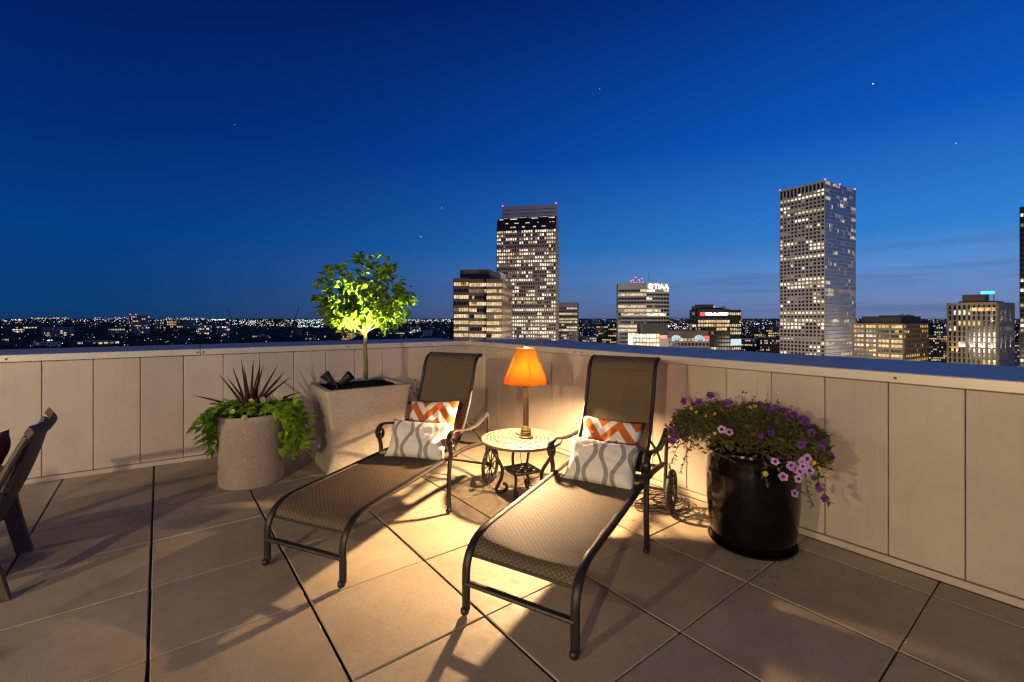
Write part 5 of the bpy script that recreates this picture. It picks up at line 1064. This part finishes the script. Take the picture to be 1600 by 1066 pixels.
for px in (661, 673.5):
    p = at(px, 1895) - ch_.location; p.z = 0; q = MB(); q.lathe([(4.2, GZ), (4.0, zpix(529, 1900)), (3.2, zpix(526, 1900)), (1.4, zpix(519, 1900)), (.25, zpix(513, 1900))], 8, (p.x, p.y)); q.build('spire', M['stone_white'], ch_, 20)
    ld_ = bpy.data.lights.new('spire_floodlight', 'SPOT'); ld_.energy = 26000; ld_.color = (1, .95, .7); ld_.spot_size = R(60); ld_.shadow_soft_size = 1
    lo = bpy.data.objects.new('spire_floodlight', ld_); col.objects.link(lo); lo.parent = ch_; lo.location = p - FWD * 16 + Vector((0, 0, zpix(534, 1900))); lo.rotation_euler = (Vector((FWD.x * .5, FWD.y * .5, .9))).to_track_quat('-Z', 'Y').to_euler()
# -- woods and street lights as masses
rg = random.Random(99); ico = bmesh.new(); bmesh.ops.create_icosphere(ico, subdivisions=1, radius=1); iv = [v_.co.copy() for v_ in ico.verts]; ico.verts.index_update(); jf = [tuple(v_.index for v_ in f.verts) for f in ico.faces]; ico.free()
q = MB()
for _ in range(5200):
    px = rg.uniform(-250, 1900); D = 950 * (9 ** rg.random()); p = at(px, D, GZ); h_ = rg.uniform(7, 15); w_ = h_ * rg.uniform(.7, 1.5) * (1 + D / 9000)
    q.add([p + Vector((v_.x * w_ * rg.uniform(.8, 1.2), v_.y * w_ * rg.uniform(.8, 1.2), h_ * .45 + v_.z * h_ * .6 * rg.uniform(.8, 1.2))) for v_ in iv], jf)
o = q.build('distant_trees', M['far_leaf'], None, 0); tag(o, 'dark wooded suburb spreading to the horizon beyond the parapet', 'woods', kind='stuff')
q = MB()
def light(px, py, k=1.0, mi=None, dz=9):
    D = SX * (EYE - GZ - dz) / max(1.8, (py - HY)); D = min(D, 16000); z_ = zpix(py, D); r_ = D * .00085 * k
    q.octa(at(px, D, z_), r_, mi if mi is not None else rg.choices((0, 1, 2, 3, 4), (34, 30, 10, 24, 2))[0], r_ * .8)
for _ in range(1500): light(rg.uniform(-250, 1850), HY + 2.0 + abs(rg.gauss(0, 1)) * 4.2, rg.uniform(.4, 1.05))
for _ in range(330): light(rg.uniform(-150, 720), rg.uniform(503, 543), rg.uniform(.35, 1.25))
for _ in range(900): light(rg.uniform(900, 1620), rg.uniform(501, 562), rg.uniform(.4, 1.2))
# clusters seen in the photograph: (x0, x1, y0, y1, count, colour, size)
for x0, x1, y0, y1, n_, mi, sz in ((18, 36, 499, 501, 14, 1, 1.1), (48, 110, 496.5, 498.5, 46, 0, .9), (145, 205, 496, 500, 40, None, .9), (255, 320, 497, 500, 46, 1, .9), (329, 354, 499, 500.5, 26, 2, 1.5), (355, 400, 500, 507, 50, 2, 1.0), (385, 460, 501, 510, 110, None, 1.1), (465, 505, 499, 512, 120, 2, 1.2), (440, 520, 499, 504, 50, 1, .8), (505, 545, 503, 507, 30, 1, .9), (610, 705, 499, 502.5, 80, 1, 1.1), (600, 660, 502, 506, 26, 0, .8), (590, 640, 519, 522, 22, 1, .9), (300, 325, 508, 516, 12, 1, .9), (525, 540, 524, 530, 10, 0, 1.4), (120, 150, 533, 538, 16, 1, 1.0), (72, 82, 530, 533, 6, 1, 2.0), (905, 968, 505, 530, 60, None, 1.0), (1046, 1083, 506, 522, 90, 1, 1.3), (1050, 1082, 508, 520, 30, 4, 1.0), (1160, 1218, 505, 530, 90, None, 1.1), (1450, 1482, 507, 530, 90, None, 1.2), (1583, 1598, 508, 560, 40, None, 1.2), (1178, 1186, 505, 507, 8, 2, 1.4), (905, 968, 536, 548, 40, 1, 1.1)):
    for _ in range(n_): light(rg.uniform(x0, x1), rg.uniform(y0, y1), sz * rg.uniform(.5, 1.2), mi)
o = q.build('city_lights', [M['lt_warm'], M['lt_white'], M['lt_cool'], M['lt_dim'], M['sign_red']], None, 0); tag(o, 'countless street lights twinkling across the night city', 'lights', kind='stuff')
# -- stars
for k, (px, py, s_, lab) in enumerate(((1364, 131, 1.25, 'brightest star, high in the sky above the tall pale tower'), (937, 139, .7, 'faint star high in the middle of the sky'), (1494, 224, .7, 'faint star toward the right edge of the sky'), (658, 370, 1.2, 'low bright star above and right of the small tree'), (690, 325, .8, 'small aircraft light in the sky between the tree and the curved top tower'), (367, 195, .5, 'dim star in the left half of the sky'), (1178, 350, .5, 'dim star just left of the tall pale tower'))):
    d = (FWD * SX + RIGHT * (px - CX) + Vector((0, 0, HY - py))).normalized() * 70000; q = MB(); q.octa((0, 0, 0), 70000 / SX * .75 * s_); tag(q.build('star', M['star'], None, 0, loc=d), lab, 'star')
